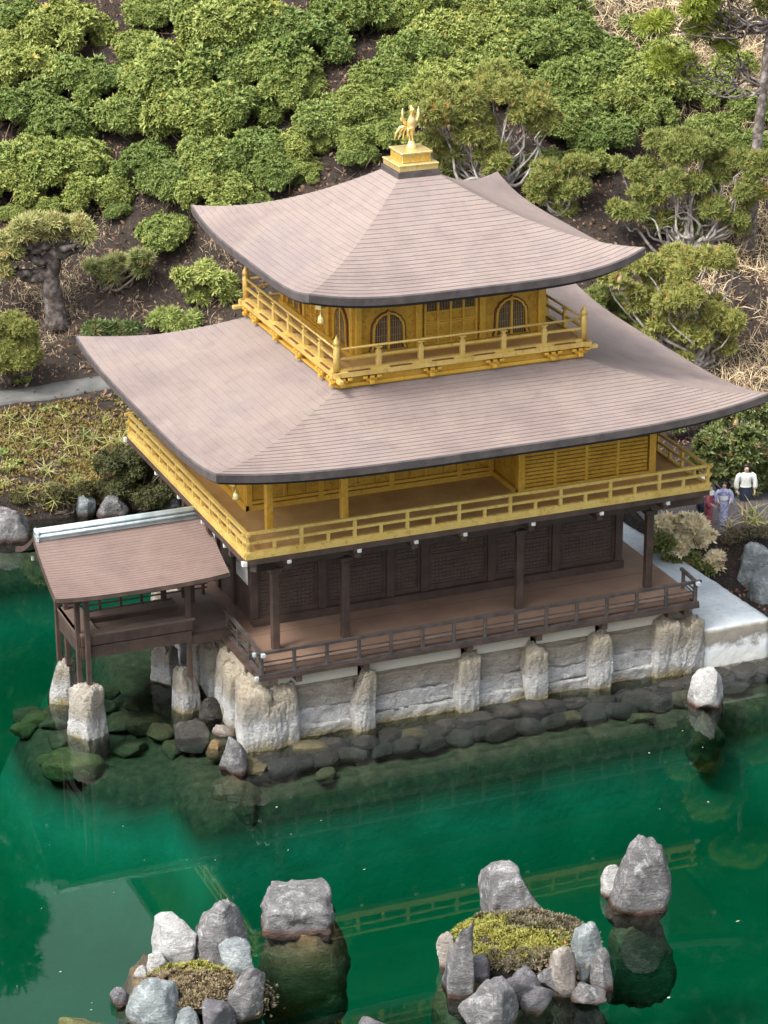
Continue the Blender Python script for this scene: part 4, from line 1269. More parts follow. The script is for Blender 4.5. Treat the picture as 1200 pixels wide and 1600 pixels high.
# single rocks
R_(405, 523, 1371, 1456, -0.05, 'rock', 'broad flat-topped grey rock standing alone on a brown submerged boulder', box=0.70, rough=0.15, depth=1.1, facets=0, taper=0.12)
R_(962, 1050, 1294, 1428, -0.06, 'rock', 'tall pointed grey rock leaning beside a small white one', facets=9, taper=0.28, tilt=0.12)
R_(938, 984, 1347, 1404, -0.06, 'rock_white', 'small white rock leaning against the tall pointed grey rock')
R_(342, 386, 1144, 1214, -0.06, 'rock', 'small upright grey stone in the water off the foundation corner')
R_(1076, 1132, 1034, 1108, -0.08, 'rock_white', 'rounded white crusted stone in the water off the concrete slab')
R_(85, 178, 1578, 1640, -0.15, 'moss_rock', 'low yellowish rounded rock barely above water near the small islet')
R_(545, 630, 1576, 1650, -0.12, 'rock_dark', 'dark grey rock between the two islets')
R_(-30, 46, 782, 850, -0.1, 'rock', 'large grey boulder in the water by the mossy bank', depth=0.8)
# small islet
R_(234, 312, 1418, 1510, 0.12, 'rock_white', 'pale blunt rock at the back of the small islet', box=0.3)
R_(302, 384, 1398, 1508, 0.12, 'rock', 'tall peaked grey rock at the back of the small islet', taper=0.3)
R_(338, 398, 1460, 1518, 0.15, 'rock_blue', 'blue grey rock below the peaked rock of the small islet')
R_(228, 262, 1482, 1526, 0.12, 'rock_white', 'narrow pale stone under the blunt rock of the small islet')
R_(208, 230, 1505, 1530, 0.05, 'rock_white', 'tiny white pebble on the rim of the small islet')
R_(196, 282, 1522, 1606, -0.05, 'rock_blue', 'big smooth pale blue rock of the small islet', facets=9)
R_(170, 204, 1538, 1574, -0.05, 'rock_dark', 'small dark flat rock touching the pale blue rock')
R_(355, 413, 1503, 1596, 0.0, 'rock', 'upright slanted grey slab beside the dry moss of the small islet', box=0.4, tilt=0.18)
R_(272, 316, 1570, 1620, -0.05, 'rock_blue', 'small pale rock beside the big smooth pale blue one')
R_(312, 368, 1556, 1622, -0.05, 'rock_dark', 'dark angular rock in front of the dry moss')
# large islet
R_(742, 850, 1333, 1442, 0.15, 'rock', 'tall smooth grey rock rising behind the moss of the large islet', taper=0.3, tilt=0.1)
R_(698, 742, 1428, 1562, 0.0, 'rock', 'tall narrow grey slab at the side of the large islet', box=0.7, facets=4, taper=0.05)
R_(680, 712, 1452, 1510, 0.0, 'rock_tan', 'small reddish stone outside the narrow slab of the large islet')
R_(713, 812, 1512, 1616, -0.05, 'rock', 'big rounded grey rock at the foot of the large islet', facets=10)
R_(783, 848, 1498, 1572, 0.05, 'rock_dark', 'dark rounded rock between the rounded grey rock and the tan stone')
R_(730, 768, 1490, 1530, 0.3, 'rock_dark', 'small dark stone wedged under the moss of the large islet')
R_(890, 947, 1430, 1538, 0.0, 'rock_blue', 'smooth bluish rock on the right flank of the large islet', facets=9)
R_(856, 902, 1472, 1560, 0.0, 'rock_tan', 'tan topped stone next to the smooth bluish rock', box=0.3)
R_(892, 948, 1532, 1572, -0.05, 'rock', 'low grey stone at the foot of the smooth bluish rock')

R_(812, 868, 1528, 1585, -0.05, 'rock_dark', 'small dark stone at the waterline in front of the moss of the large islet')
R_(922, 958, 1476, 1550, -0.03, 'rock', 'rough grey stone outside the smooth bluish rock')
R_(838, 880, 1505, 1550, 0.1, 'rock', 'small grey stone wedged beside the tan topped stone')
R_(690, 720, 1490, 1548, -0.03, 'rock_dark', 'low dark stone at the outer foot of the narrow slab')
# dark stones on the shelf at the foot of the foundation
shelf_meshes = [rock_mesh('shelf_stone', 700 + i, MT['wet'], 2, 8, 0.09) for i in range(7)]
shelf_mossy = [rock_mesh('shelf_stone', 720 + i, MT['sub'], 2, 8, 0.09) for i in range(4)]
rngs = random.Random(9)
for i in range(20):
    x = -6.3 + i * 0.69 + rngs.uniform(-0.15, 0.15)
    for row in range(3):
        if row == 2 and rngs.random() < 0.75: continue
        y = -5.30 - row * 0.50 + rngs.uniform(-0.10, 0.10)
        wet = row < 2 and rngs.random() < 0.85
        s = rngs.uniform(0.30, 0.46) if row < 2 else rngs.uniform(0.24, 0.4)
        zc = (-0.17, -0.28, -0.40)[row] + rngs.uniform(-0.05, 0.05)
        o = obj('shelf_stone', rngs.choice(shelf_meshes if wet else shelf_mossy), None, (x + 0.3 * (row % 2), y, zc), rz=rngs.uniform(-0.5, 0.5), sc=(s * 1.25, s * 0.85, s * 0.55))
        if wet: tag(o, 'dark wet stone at the waterline along the foot of the foundation wall', 'stone', 'stones along the foot of the foundation')
        else: tag(o, 'olive slimy stone among the dark ones at the foot of the foundation wall', 'stone', 'olive stones along the foot of the foundation')
for i in range(5):
    o = obj('shelf_stone', rngs.choice(shelf_meshes), None, (6.9 + i * 0.8, -5.3 + rngs.uniform(-0.1, 0.1), -0.12), rz=rngs.uniform(-0.5, 0.5), sc=(0.5, 0.34, 0.24))
    tag(o, 'dark wet stone at the waterline below the concrete slab', 'stone', 'stones below the concrete slab')
me_flat = [rock_mesh('flat_stone', 740 + i, MT['sub'], 2, 10, 0.08) for i in range(5)]
me_mossy = [rock_mesh('flat_stone', 760 + i, MT['moss_rock'], 2, 10, 0.08) for i in range(3)]
for i in range(40):
    for _ in range(30):
        x = rngs.uniform(-11.3, -6.9); y = rngs.uniform(-4.0, 1.9)
        if ((x + 9.1) / 2.5) ** 2 + ((y + 1.0) / 3.0) ** 2 < 1.05: break
    edge = ((x + 9.1) / 2.5) ** 2 + ((y + 1.0) / 3.0) ** 2
    mossy = x < -9.6 and rngs.random() < 0.65
    s = rngs.uniform(0.32, 0.62)
    z = float(bed_h(x, y)) + 0.18 * s
    o = obj('flat_stone', rngs.choice(me_mossy if mossy else me_flat), None, (x, y, min(z, -0.26)), rz=rngs.uniform(0, 6.28), sc=(s, s * 0.8, s * 0.5))
    if mossy: tag(o, 'yellow-green mossy stone under water at the outer end of the fishing deck', 'stone', 'mossy stones under water')
    else: tag(o, 'dark flat stone lying under water below the fishing deck', 'stone', 'flat stones under the fishing deck')
for u0, u1, v0, v1, z, m, lab in ((310, 350, 1085, 1130, -0.15, 'wet', 'dark stone in the corner between the piers and the foundation'), (330, 366, 1128, 1152, -0.05, 'rock_tan', 'small reddish brown stone at the foundation corner'),
                                  (322, 350, 1152, 1180, -0.2, 'sub_brown', 'small brown sunken stone near the upright stone'), (378, 420, 1180, 1215, -0.2, 'sub', 'sunken grey stone in front of the foundation corner'),
                                  (268, 330, 1118, 1170, -0.3, 'wet', 'large dark sunken stone in front of the inner pier')):
    R_(u0, u1, v0, v1, z, m, lab, 'stone')

# ------------------------------------------------------------------ figures on the gravel path
SKIN = simple('figure_skin', (0.62, 0.42, 0.31), 0.55)
HAIR = simple('figure_hair', (0.018, 0.014, 0.013), 0.5)
def cloth(name, c, c2=None, scale=14): return simple(name, c, 0.8, 0, c2, scale, thr=(0.45, 0.55)) if c2 else simple(name, c, 0.8)

def skin_body(name, parent, J, E_, mat):
    """one continuous body grown over a skeleton: J = {joint: (pos, radius)}"""
    keys = list(J)
    me = bpy.data.meshes.new(name)
    me.from_pydata([J[k][0] for k in keys], [(keys.index(a), keys.index(b)) for a, b in E_], [])
    me.materials.append(mat)
    o = bpy.data.objects.new(name, me)
    COL.objects.link(o); WM[o.name] = Matrix.Identity(4)
    sk = o.modifiers.new('Skin', 'SKIN'); sk.use_smooth_shade = True
    if not me.skin_vertices:
        raise RuntimeError('no skin layer')
    for i, k in enumerate(keys):
        r_ = J[k][1]
        me.skin_vertices[0].data[i].radius = (r_, r_) if not hasattr(r_, '__len__') else r_
        me.skin_vertices[0].data[i].use_root = (k == 'pelvis')
    sb = o.modifiers.new('Subsurf', 'SUBSURF'); sb.levels = 1; sb.render_levels = 1
    o.parent = parent
    return o

def loft(name, secs, mat, parent, n=14, cap=True):
    """garment: list of (centre, rx, ry) rings from bottom to top"""
    mb = MB(); vs = []; fs = []
    for c, rx, ry in secs:
        for k in range(n):
            t = 2 * math.pi * k / n
            f_ = 1 + 0.03 * math.sin(5 * t + c[2] * 9)
            vs.append((c[0] + rx * f_ * math.cos(t), c[1] + ry * f_ * math.sin(t), c[2]))
    for i in range(len(secs) - 1):
        for k in range(n):
            k2 = (k + 1) % n
            fs.append((i * n + k, i * n + k2, (i + 1) * n + k2, (i + 1) * n + k))
    mb.add(vs, fs, True)
    me = mb.mesh(name, mat)
    o = bpy.data.objects.new(name, me); COL.objects.link(o); o.parent = parent
    return o

def figure(loc, H, rz, label, arms, legs, dress):
    s = H / 1.6
    root = empty('person', loc, label, 'figurine', None, rz)
    J = {'pelvis': ((0, 0, 0.88), (0.13, 0.095)), 'waist': ((0, 0, 1.02), (0.115, 0.085)), 'chest': ((0, 0, 1.20), (0.145, 0.10)), 'neck0': ((0, 0.0, 1.325), 0.055), 'neck': ((0, -0.005, 1.37), 0.047),
         'head0': ((0, -0.012, 1.43), (0.075, 0.085)), 'head': ((0, -0.008, 1.50), (0.085, 0.098)), 'head1': ((0, 0.0, 1.57), (0.060, 0.070)), 'nose': ((0, -0.115, 1.485), 0.012)}
    E_ = [('pelvis', 'waist'), ('waist', 'chest'), ('chest', 'neck0'), ('neck0', 'neck'), ('neck', 'head0'), ('head0', 'head'), ('head', 'head1'), ('head', 'nose')]
    for side, sg in (('l', -1), ('r', 1)):
        sh = Vector((sg * 0.175, 0, 1.285)); el, wr = [Vector(p) for p in arms[side]]
        J['sh' + side] = (tuple(sh), 0.055); J['el' + side] = (tuple(el), 0.040); J['wr' + side] = (tuple(wr), 0.026)
        d = (wr - el).normalized(); palm = wr + d * 0.055
        J['pa' + side] = (tuple(palm), (0.034, 0.018))
        E_ += [('chest', 'sh' + side), ('sh' + side, 'el' + side), ('el' + side, 'wr' + side), ('wr' + side, 'pa' + side)]
        across = d.cross(Vector((sg, 0.2, 0.0))).normalized()
        curl = Vector((-sg * 0.4, -0.5, 0)).normalized()
        for i, ln in enumerate((0.055, 0.068, 0.062, 0.048)):
            a = palm + across * (i - 1.5) * 0.019 + d * 0.02
            b = a + d * ln * 0.55 + curl * 0.008; c = b + d * ln * 0.4 + curl * 0.022
            J['f%da%s' % (i, side)] = (tuple(a), 0.009); J['f%db%s' % (i, side)] = (tuple(b), 0.008); J['f%dc%s' % (i, side)] = (tuple(c), 0.007)
            E_ += [('pa' + side, 'f%da%s' % (i, side)), ('f%da%s' % (i, side), 'f%db%s' % (i, side)), ('f%db%s' % (i, side), 'f%dc%s' % (i, side))]
        t0 = wr + d * 0.03 - across * 0.03; t1 = t0 + d * 0.035 - across * 0.02
        J['t0' + side] = (tuple(t0), 0.010); J['t1' + side] = (tuple(t1), 0.008)
        E_ += [('wr' + side, 't0' + side), ('t0' + side, 't1' + side)]
        hp, kn, an, to = [Vector(p) for p in legs[side]]
        J['hp' + side] = (tuple(hp), 0.085); J['kn' + side] = (tuple(kn), 0.055); J['cf' + side] = (tuple(kn.lerp(an, 0.35) + Vector((0, 0.02, 0))), 0.050)
        J['an' + side] = (tuple(an), 0.032); J['to' + side] = (tuple(to), 0.028)
        E_ += [('pelvis', 'hp' + side), ('hp' + side, 'kn' + side), ('kn' + side, 'cf' + side), ('cf' + side, 'an' + side), ('an' + side, 'to' + side)]
    body = skin_body('body', root, J, E_, SKIN)
    body.scale = (s, s, s)
    for sg in (-1, 1):
        e = MB().lathe((sg * 0.034, -0.096, 1.494), [(0.002, 0), (0.012, 0.006), (0.002, 0.012)], 8).mesh('eye', HAIR)
        o = bpy.data.objects.new('eye', e); COL.objects.link(o); o.parent = root; o.scale = (s, s, s)
    mth = MB().cbox((0, -0.092, 1.437), (0.04, 0.012, 0.010), 0.003).mesh('mouth', simple('lips', (0.35, 0.10, 0.08), 0.5))
    o = bpy.data.objects.new('mouth', mth); COL.objects.link(o); o.parent = root; o.scale = (s, s, s)
    hr = loft('hair', [((0, 0.050, 1.435), 0.080, 0.060), ((0, 0.038, 1.49), 0.104, 0.085), ((0, 0.022, 1.545), 0.106, 0.103), ((0, 0.004, 1.585), 0.088, 0.095), ((0, 0.006, 1.612), 0.048, 0.05), ((0, 0.006, 1.618), 0.004, 0.004)], HAIR, root)
    hr.scale = (s, s, s)
    for part in dress(root): part.scale = (s, s, s)
    return root

def sleeve(name, pts, rads, mat, root):
    me = MB().tube(pts, rads, 10).mesh(name, mat)
    o = bpy.data.objects.new(name, me); COL.objects.link(o); o.parent = root
    return o
STAND = {'l': ((-0.085, 0, 0.84), (-0.075, -0.01, 0.46), (-0.07, 0.01, 0.085), (-0.085, -0.12, 0.028)), 'r': ((0.085, 0, 0.84), (0.08, -0.01, 0.46), (0.08, 0.01, 0.085), (0.10, -0.12, 0.028))}
def shoe(root, xs, mat):
    out = []
    for x in xs:
        me = MB().cbox((x, -0.06, 0.022), (0.085, 0.23, 0.044), 0.015).mesh('shoe', mat)
        o = bpy.data.objects.new('shoe', me); COL.objects.link(o); o.parent = root; out.append(o)
    return out
def skirt_dress(root):
    wh, nv = cloth('white_blouse', (0.74, 0.75, 0.70), (0.66, 0.68, 0.64)), cloth('navy_skirt', (0.020, 0.028, 0.055))
    return [loft('blouse', [((0, 0, 0.92), 0.185, 0.14), ((0, 0, 1.0), 0.155, 0.12), ((0, 0, 1.14), 0.17, 0.135), ((0, 0, 1.25), 0.19, 0.13), ((0, 0, 1.32), 0.16, 0.10), ((0, 0, 1.36), 0.07, 0.07)], wh, root),
            sleeve('sleeve', [(-0.15, 0, 1.31), (-0.23, 0, 1.24), (-0.28, 0.0, 1.05), (-0.285, -0.02, 0.92), (-0.265, -0.04, 0.84)], [0.07, 0.085, 0.075, 0.075, 0.05], wh, root),
            sleeve('sleeve', [(0.15, 0, 1.31), (0.23, 0, 1.24), (0.28, 0.0, 1.05), (0.285, -0.02, 0.92), (0.265, -0.04, 0.84)], [0.07, 0.085, 0.075, 0.075, 0.05], wh, root),
            loft('skirt', [((0, 0, 0.48), 0.165, 0.125), ((0, 0, 0.6), 0.175, 0.13), ((0, 0, 0.82), 0.18, 0.13), ((0, 0, 0.96), 0.145, 0.11), ((0, 0, 1.0), 0.13, 0.10)], nv, root)] + shoe(root, (-0.085, 0.09), HAIR)
def kimono(c, c2, obi_c):
    def f_(root):
        k = cloth('kimono_cloth', c, c2, 9); ob = cloth('obi_cloth', obi_c)
        return [loft('kimono', [((0, 0, 0.03), 0.165, 0.15), ((0, 0, 0.3), 0.16, 0.14), ((0, 0, 0.6), 0.175, 0.14), ((0, 0, 0.85), 0.18, 0.14), ((0, 0, 1.0), 0.15, 0.12), ((0, 0, 1.2), 0.175, 0.125), ((0, 0, 1.29), 0.185, 0.115), ((0, 0, 1.34), 0.11, 0.085), ((0, 0, 1.37), 0.065, 0.065)], k, root),
                loft('obi', [((0, 0, 0.97), 0.165, 0.135), ((0, 0, 1.06), 0.168, 0.138), ((0, 0, 1.13), 0.178, 0.138)], ob, root),
                sleeve('sleeve', [(-0.15, 0, 1.30), (-0.24, 0, 1.2), (-0.27, -0.04, 1.0), (-0.25, -0.12, 0.86)], [0.07, 0.078, 0.085, 0.095], k, root),
                sleeve('sleeve', [(0.15, 0, 1.30), (0.24, 0, 1.2), (0.27, -0.04, 1.0), (0.25, -0.12, 0.86)], [0.07, 0.078, 0.085, 0.095], k, root)]
    return f_
def shirt(root):
    wh, tr = cloth('pale_shirt', (0.62, 0.64, 0.66)), cloth('slate_trousers', (0.055, 0.085, 0.11))
    out = [loft('shirt', [((0, 0, 0.86), 0.165, 0.13), ((0, 0, 1.0), 0.155, 0.12), ((0, 0, 1.2), 0.18, 0.13), ((0, 0, 1.3), 0.18, 0.11), ((0, 0, 1.36), 0.07, 0.07)], wh, root),
           loft('trousers_seat', [((0, 0, 0.76), 0.165, 0.12), ((0, 0, 0.88), 0.16, 0.12), ((0, 0, 0.95), 0.14, 0.11)], tr, root)]
    for sg in (-1, 1):
        out.append(sleeve('sleeve', [(sg * 0.15, 0, 1.30), (sg * 0.23, 0, 1.22), (sg * 0.26, 0.0, 1.05), (sg * 0.26, -0.03, 0.9)], [0.07, 0.075, 0.065, 0.055], wh, root))
        out.append(sleeve('trouser_leg', [(sg * 0.085, 0, 0.84), (sg * 0.085, -0.02, 0.46), (sg * 0.085, 0.01, 0.07)], [0.10, 0.078, 0.07], tr, root))
    return out + shoe(root, (-0.085, 0.09), HAIR)
DOWN = {'l': ((-0.265, 0.01, 1.03), (-0.265, -0.05, 0.80)), 'r': ((0.265, 0.01, 1.03), (0.265, -0.05, 0.80))}
FRONT = {'l': ((-0.25, -0.02, 1.05), (-0.19, -0.19, 0.92)), 'r': ((0.25, -0.02, 1.05), (0.19, -0.19, 0.92))}
def on_path(u, v):
    p = at(u, v, 1.44)
    return (p.x, p.y, gh(p.x, p.y) + 0.042)
figure(on_path(1163, 805), 1.60, -YAW + 0.1, 'figurine in a white blouse and navy knee-length skirt on the gravel path', DOWN, STAND, skirt_dress)
figure(on_path(1129, 822), 1.36, -YAW, 'figurine in a lavender blue kimono with white sash on the gravel path', FRONT, STAND, kimono((0.22, 0.24, 0.42), (0.42, 0.44, 0.60), (0.72, 0.74, 0.78)))
figure(on_path(1106, 824), 1.34, -YAW + 1.2, 'figurine in a crimson kimono turned towards the lavender kimono figurine', FRONT, STAND, kimono((0.24, 0.045, 0.075), (0.34, 0.09, 0.11), (0.30, 0.06, 0.09)))
figure(on_path(1094, 803), 1.45, -YAW - 0.9, 'figurine in a pale shirt and slate trousers beside the gilded balcony corner', DOWN, STAND, shirt)

# ------------------------------------------------------------------ vegetation
NR = np.random.default_rng(7)
def unit(a): return a / np.maximum(np.linalg.norm(a, axis=-1, keepdims=True), 1e-9)

def blades(n, spread, width, rng, curl=0.15, jitter=0.25, seg=1, base=0.0):
    """template of n leaf blades of length about 1 round the z axis; returns verts, tris, tip"""
    V = []; F = []; T = []
    for i in range(n):
        az = 2 * math.pi * (i + rng.uniform(-0.3, 0.3)) / n
        sp_ = max(0.02, spread * (0.55 + 0.9 * ((i * 7) % n) / max(n - 1, 1)) + rng.uniform(-jitter, jitter))
        ln = rng.uniform(0.75, 1.1)
        d = Vector((math.cos(az) * math.sin(sp_), math.sin(az) * math.sin(sp_), math.cos(sp_)))
        s = Vector((-math.sin(az), math.cos(az), rng.uniform(-0.4, 0.4))).normalized()
        nrm = d.cross(s)
        b = len(V)
        p0 = d * base
        m1 = d * (base + (ln - base) * 0.45) + nrm * curl * 0.4
        tipp = d * ln - nrm * curl * 0.6
        V += [p0, m1 + s * width / 2, m1 - s * width / 2, tipp]
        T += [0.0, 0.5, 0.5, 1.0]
        F += [(b, b + 1, b + 2), (b + 1, b + 3, b + 2)]
    return np.array([tuple(v) for v in V]), np.array(F), np.array(T)

def scatter(name, P, D, S, temps, mat, rng=NR, rnd=None):
    """one mesh with a sprig of leaves at every point P pointing along D with size S"""
    P = np.asarray(P, float); D = unit(np.asarray(D, float)); S = np.asarray(S, float)
    VV, FF, TT, RR = [], [], [], []
    off = 0
    pick = rng.integers(0, len(temps), len(P))
    R0 = rng.random(len(P)) if rnd is None else rnd
    for q, (TV, TF, TTp) in enumerate(temps):
        ix = np.nonzero(pick == q)[0]
        if not len(ix): continue
        z = D[ix]; h = unit(rng.normal(size=(len(ix), 3)))
        x = unit(np.cross(h, z)); y = np.cross(z, x)
        V = P[ix][:, None, :] + S[ix][:, None, None] * (TV[None, :, 0:1] * x[:, None, :] + TV[None, :, 1:2] * y[:, None, :] + TV[None, :, 2:3] * z[:, None, :])
        m_ = len(TV)
        F = TF[None] + (np.arange(len(ix)) * m_)[:, None, None] + off
        VV.append(V.reshape(-1, 3)); FF.append(F.reshape(-1, 3)); TT.append(np.tile(TTp, len(ix))); RR.append(np.repeat(R0[ix], m_))
        off += len(ix) * m_
    return mesh_np(name, np.concatenate(VV), np.concatenate(FF), mat, False, {'tip': np.concatenate(TT), 'rnd': np.concatenate(RR)})

def lump_points(C, Rd, n, rng=NR, low=-0.25, flat=1.0, upbias=0.35, wild=0.35, inner=0.15):
    """points on the outside of a heap of round lumps, with the directions leaves take there"""
    C = np.asarray(C, float); Rd = np.asarray(Rd, float)
    w = Rd ** 2 / (Rd ** 2).sum()
    k = rng.choice(len(C), n * 3, p=w)
    d = unit(rng.normal(size=(n * 3, 3)))
    ok = d[:, 2] > low
    k, d = k[ok], d[ok]
    rr = Rd[k] * (1 - inner * rng.random(len(k)) ** 2 + 0.07 * rng.normal(size=len(k)))
    P = C[k] + d * rr[:, None] * np.array([1, 1, flat])
    inside = np.zeros(len(P), bool)
    for i in range(len(C)):
        q = (P - C[i]) / np.array([1, 1, flat])
        inside |= ((q ** 2).sum(1) < (0.78 * Rd[i]) ** 2) & (k != i)
    P, d, k = P[~inside][:n], d[~inside][:n], k[~inside][:n]
    D = unit(d + np.array([0, 0, upbias]) + wild * rng.normal(size=d.shape))
    return P, D, k

def stems_mesh(name, base, tips, r0, mat, rng, wig=0.12, n=6, steps=5):
    mb = MB()
    base = Vector(base)
    for t in tips:
        t = Vector(t); pts = []; L = (t - base).length
        for i in range(steps + 1):
            a = i / steps
            p = base.lerp(t, a) + Vector((0, 0, -0.10 * L * math.sin(math.pi * a)))
            if 0 < i < steps: p += Vector((rng.uniform(-1, 1), rng.uniform(-1, 1), rng.uniform(-1, 1))) * wig * L * 0.5
            pts.append(p)
        mb.tube(pts, [r0 * (1 - 0.75 * i / steps) for i in range(steps + 1)], n)
    return mb.mesh(name, mat, False)

MT['leaf_juniper'] = leaf_mat('juniper_leaves', (0.019, 0.042, 0.008), (0.102, 0.164, 0.030), (0.44, 0.49, 0.15), ((0.33, 0.32, 0.07), 0.955))  # pale tips are new growth; highlight and dark-gap contrast painted into the ramp too
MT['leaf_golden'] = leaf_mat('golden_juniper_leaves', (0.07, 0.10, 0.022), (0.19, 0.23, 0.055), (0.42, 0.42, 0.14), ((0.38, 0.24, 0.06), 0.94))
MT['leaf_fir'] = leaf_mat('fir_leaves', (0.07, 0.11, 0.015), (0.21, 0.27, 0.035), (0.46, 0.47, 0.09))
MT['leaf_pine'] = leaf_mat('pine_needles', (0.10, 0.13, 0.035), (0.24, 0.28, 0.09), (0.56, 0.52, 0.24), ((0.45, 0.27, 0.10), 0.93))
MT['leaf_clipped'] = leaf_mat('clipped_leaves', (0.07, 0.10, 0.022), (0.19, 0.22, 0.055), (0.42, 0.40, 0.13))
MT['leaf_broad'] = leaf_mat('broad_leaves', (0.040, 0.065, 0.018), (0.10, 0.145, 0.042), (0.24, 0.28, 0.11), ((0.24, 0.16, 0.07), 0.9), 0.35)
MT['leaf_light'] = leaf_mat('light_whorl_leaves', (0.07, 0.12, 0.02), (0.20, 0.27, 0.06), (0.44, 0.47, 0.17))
MT['leaf_dark'] = leaf_mat('dark_small_leaves', (0.022, 0.026, 0.012), (0.062, 0.066, 0.025), (0.20, 0.185, 0.065))
MT['leaf_cream'] = leaf_mat('cream_bracts', (0.60, 0.40, 0.20), (0.85, 0.70, 0.44), (0.92, 0.86, 0.66))
MT['leaf_grass'] = leaf_mat('striped_grass', (0.18, 0.21, 0.06), (0.32, 0.34, 0.11), (0.56, 0.53, 0.27))
MT['leaf_straw'] = leaf_mat('dry_straw', (0.42, 0.31, 0.17), (0.72, 0.58, 0.36), (0.85, 0.74, 0.52))
MT['leaf_litter'] = leaf_mat('leaf_litter', (0.075, 0.044, 0.028), (0.19, 0.118, 0.075), (0.40, 0.28, 0.19))
MT['leaf_moss'] = leaf_mat('moss_tufts', (0.08, 0.075, 0.015), (0.24, 0.23, 0.045), (0.46, 0.43, 0.12), ((0.50, 0.27, 0.08), 0.96))
MT['leaf_bank'] = leaf_mat('bank_moss', (0.05, 0.045, 0.012), (0.17, 0.145, 0.035), (0.38, 0.33, 0.10), ((0.26, 0.15, 0.07), 0.78))
MT['leaf_sedum'] = leaf_mat('dark_sedum', (0.025, 0.020, 0.014), (0.10, 0.085, 0.05), (0.32, 0.27, 0.18))
MT['leaf_drymoss'] = leaf_mat('dry_moss', (0.05, 0.035, 0.02), (0.20, 0.14, 0.09), (0.46, 0.36, 0.22))
MT['leaf_orange'] = leaf_mat('orange_moss', (0.25, 0.12, 0.03), (0.55, 0.28, 0.08), (0.75, 0.46, 0.20))
MT['bark'] = simple('bark', (0.055, 0.040, 0.030), 0.9, 0, (0.13, 0.10, 0.08), 6.0, 0.8, 18)
MT['bark_pale'] = simple('pale_bark', (0.17, 0.145, 0.12), 0.8, 0, (0.48, 0.45, 0.41), 5.0, 0.6, 16)
MT['bark_grey'] = simple('grey_bark', (0.045, 0.034, 0.028), 0.9, 0, (0.19, 0.165, 0.15), 4.0, 0.9, 12, thr=(0.45, 0.68))

MT['bark_fir'] = simple('fir_bark', (0.085, 0.068, 0.058), 0.9, 0, (0.30, 0.27, 0.25), 4.0, 0.9, 12, thr=(0.45, 0.68))
rt = random.Random(21)
T_JUN = [blades(8, 0.85, 0.42, rt, 0.18) for _ in range(4)]
T_NEEDLE = [blades(9, 0.75, 0.13, rt, 0.10) for _ in range(4)]
T_SPRAY = [blades(8, 0.60, 0.17, rt, 0.12) for _ in range(4)]
T_BROAD = [blades(7, 1.1, 0.40, rt, 0.18) for _ in range(4)]
T_WHORL = [blades(9, 0.95, 0.24, rt, 0.15) for _ in range(4)]
T_GRASS = [blades(7, 0.85, 0.05, rt, 0.7) for _ in range(4)]
T_BEAD = [blades(5, 0.6, 0.5, rt, 0.1) for _ in range(3)]
T_LEAF = [blades(1, 0.1, 0.55, rt, 0.2) for _ in range(4)]
T_STRAW = [blades(2, 0.9, 0.030, rt, 0.35) for _ in range(4)]

# ---- cushions of juniper on the slope
JUN = []
for v in range(5):
    rg_ = np.random.default_rng(40 + v)
    m_ = 34
    ang = rg_.uniform(0, 6.28, m_); rad = np.sqrt(rg_.random(m_)) * 0.80
    Rl = rg_.uniform(0.14, 0.27, m_)
    C = np.stack([rad * np.cos(ang), rad * np.sin(ang) * 0.9, 0.20 + 0.40 * (1 - rad ** 2) + rg_.uniform(-0.14, 0.16, m_)], 1)
    P, D, k = lump_points(C, Rl, 4600, rg_, low=-0.8, upbias=0.75, wild=0.3)
    S = 0.080 * rg_.uniform(0.7, 1.25, len(P)) * np.where(rg_.random(len(P)) < 0.07, 1.75, 1.0)
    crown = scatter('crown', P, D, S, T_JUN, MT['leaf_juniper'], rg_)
    P2, D2, _ = lump_points(C, Rl * 0.80, 900, rg_, low=-0.6)
    stem = stems_mesh('stem', (0, 0, -0.12), C[:12] - np.array([0, 0, 0.05]), 0.035, MT['bark'], random.Random(v))
    JUN.append((crown, stem))
def juniper(u, v, r, i, flat=1.0):
    """cushion whose middle the photograph shows at (u, v) with radius r pixels"""
    p = hit(u, v + 0.45 * r)
    s = r / ppm(p) * (1.08 + 0.16 * ((i * 53) % 17) / 16)
    crown, stem = JUN[i % len(JUN)]
    root = empty('juniper_bush', (p.x, p.y, p.z - 0.05 * s), 'low spreading green juniper cushion on the slope behind the pavilion', 'bush', 'juniper cushions on the slope', (i * 2.4) % 6.28)
    for nm, me in (('crown', crown), ('stem', stem)):
        o = bpy.data.objects.new(nm, me); COL.objects.link(o); o.parent = root
    root.scale = (s, s, s * flat * (0.92 + 0.16 * ((i * 37) % 10) / 10))
    return root
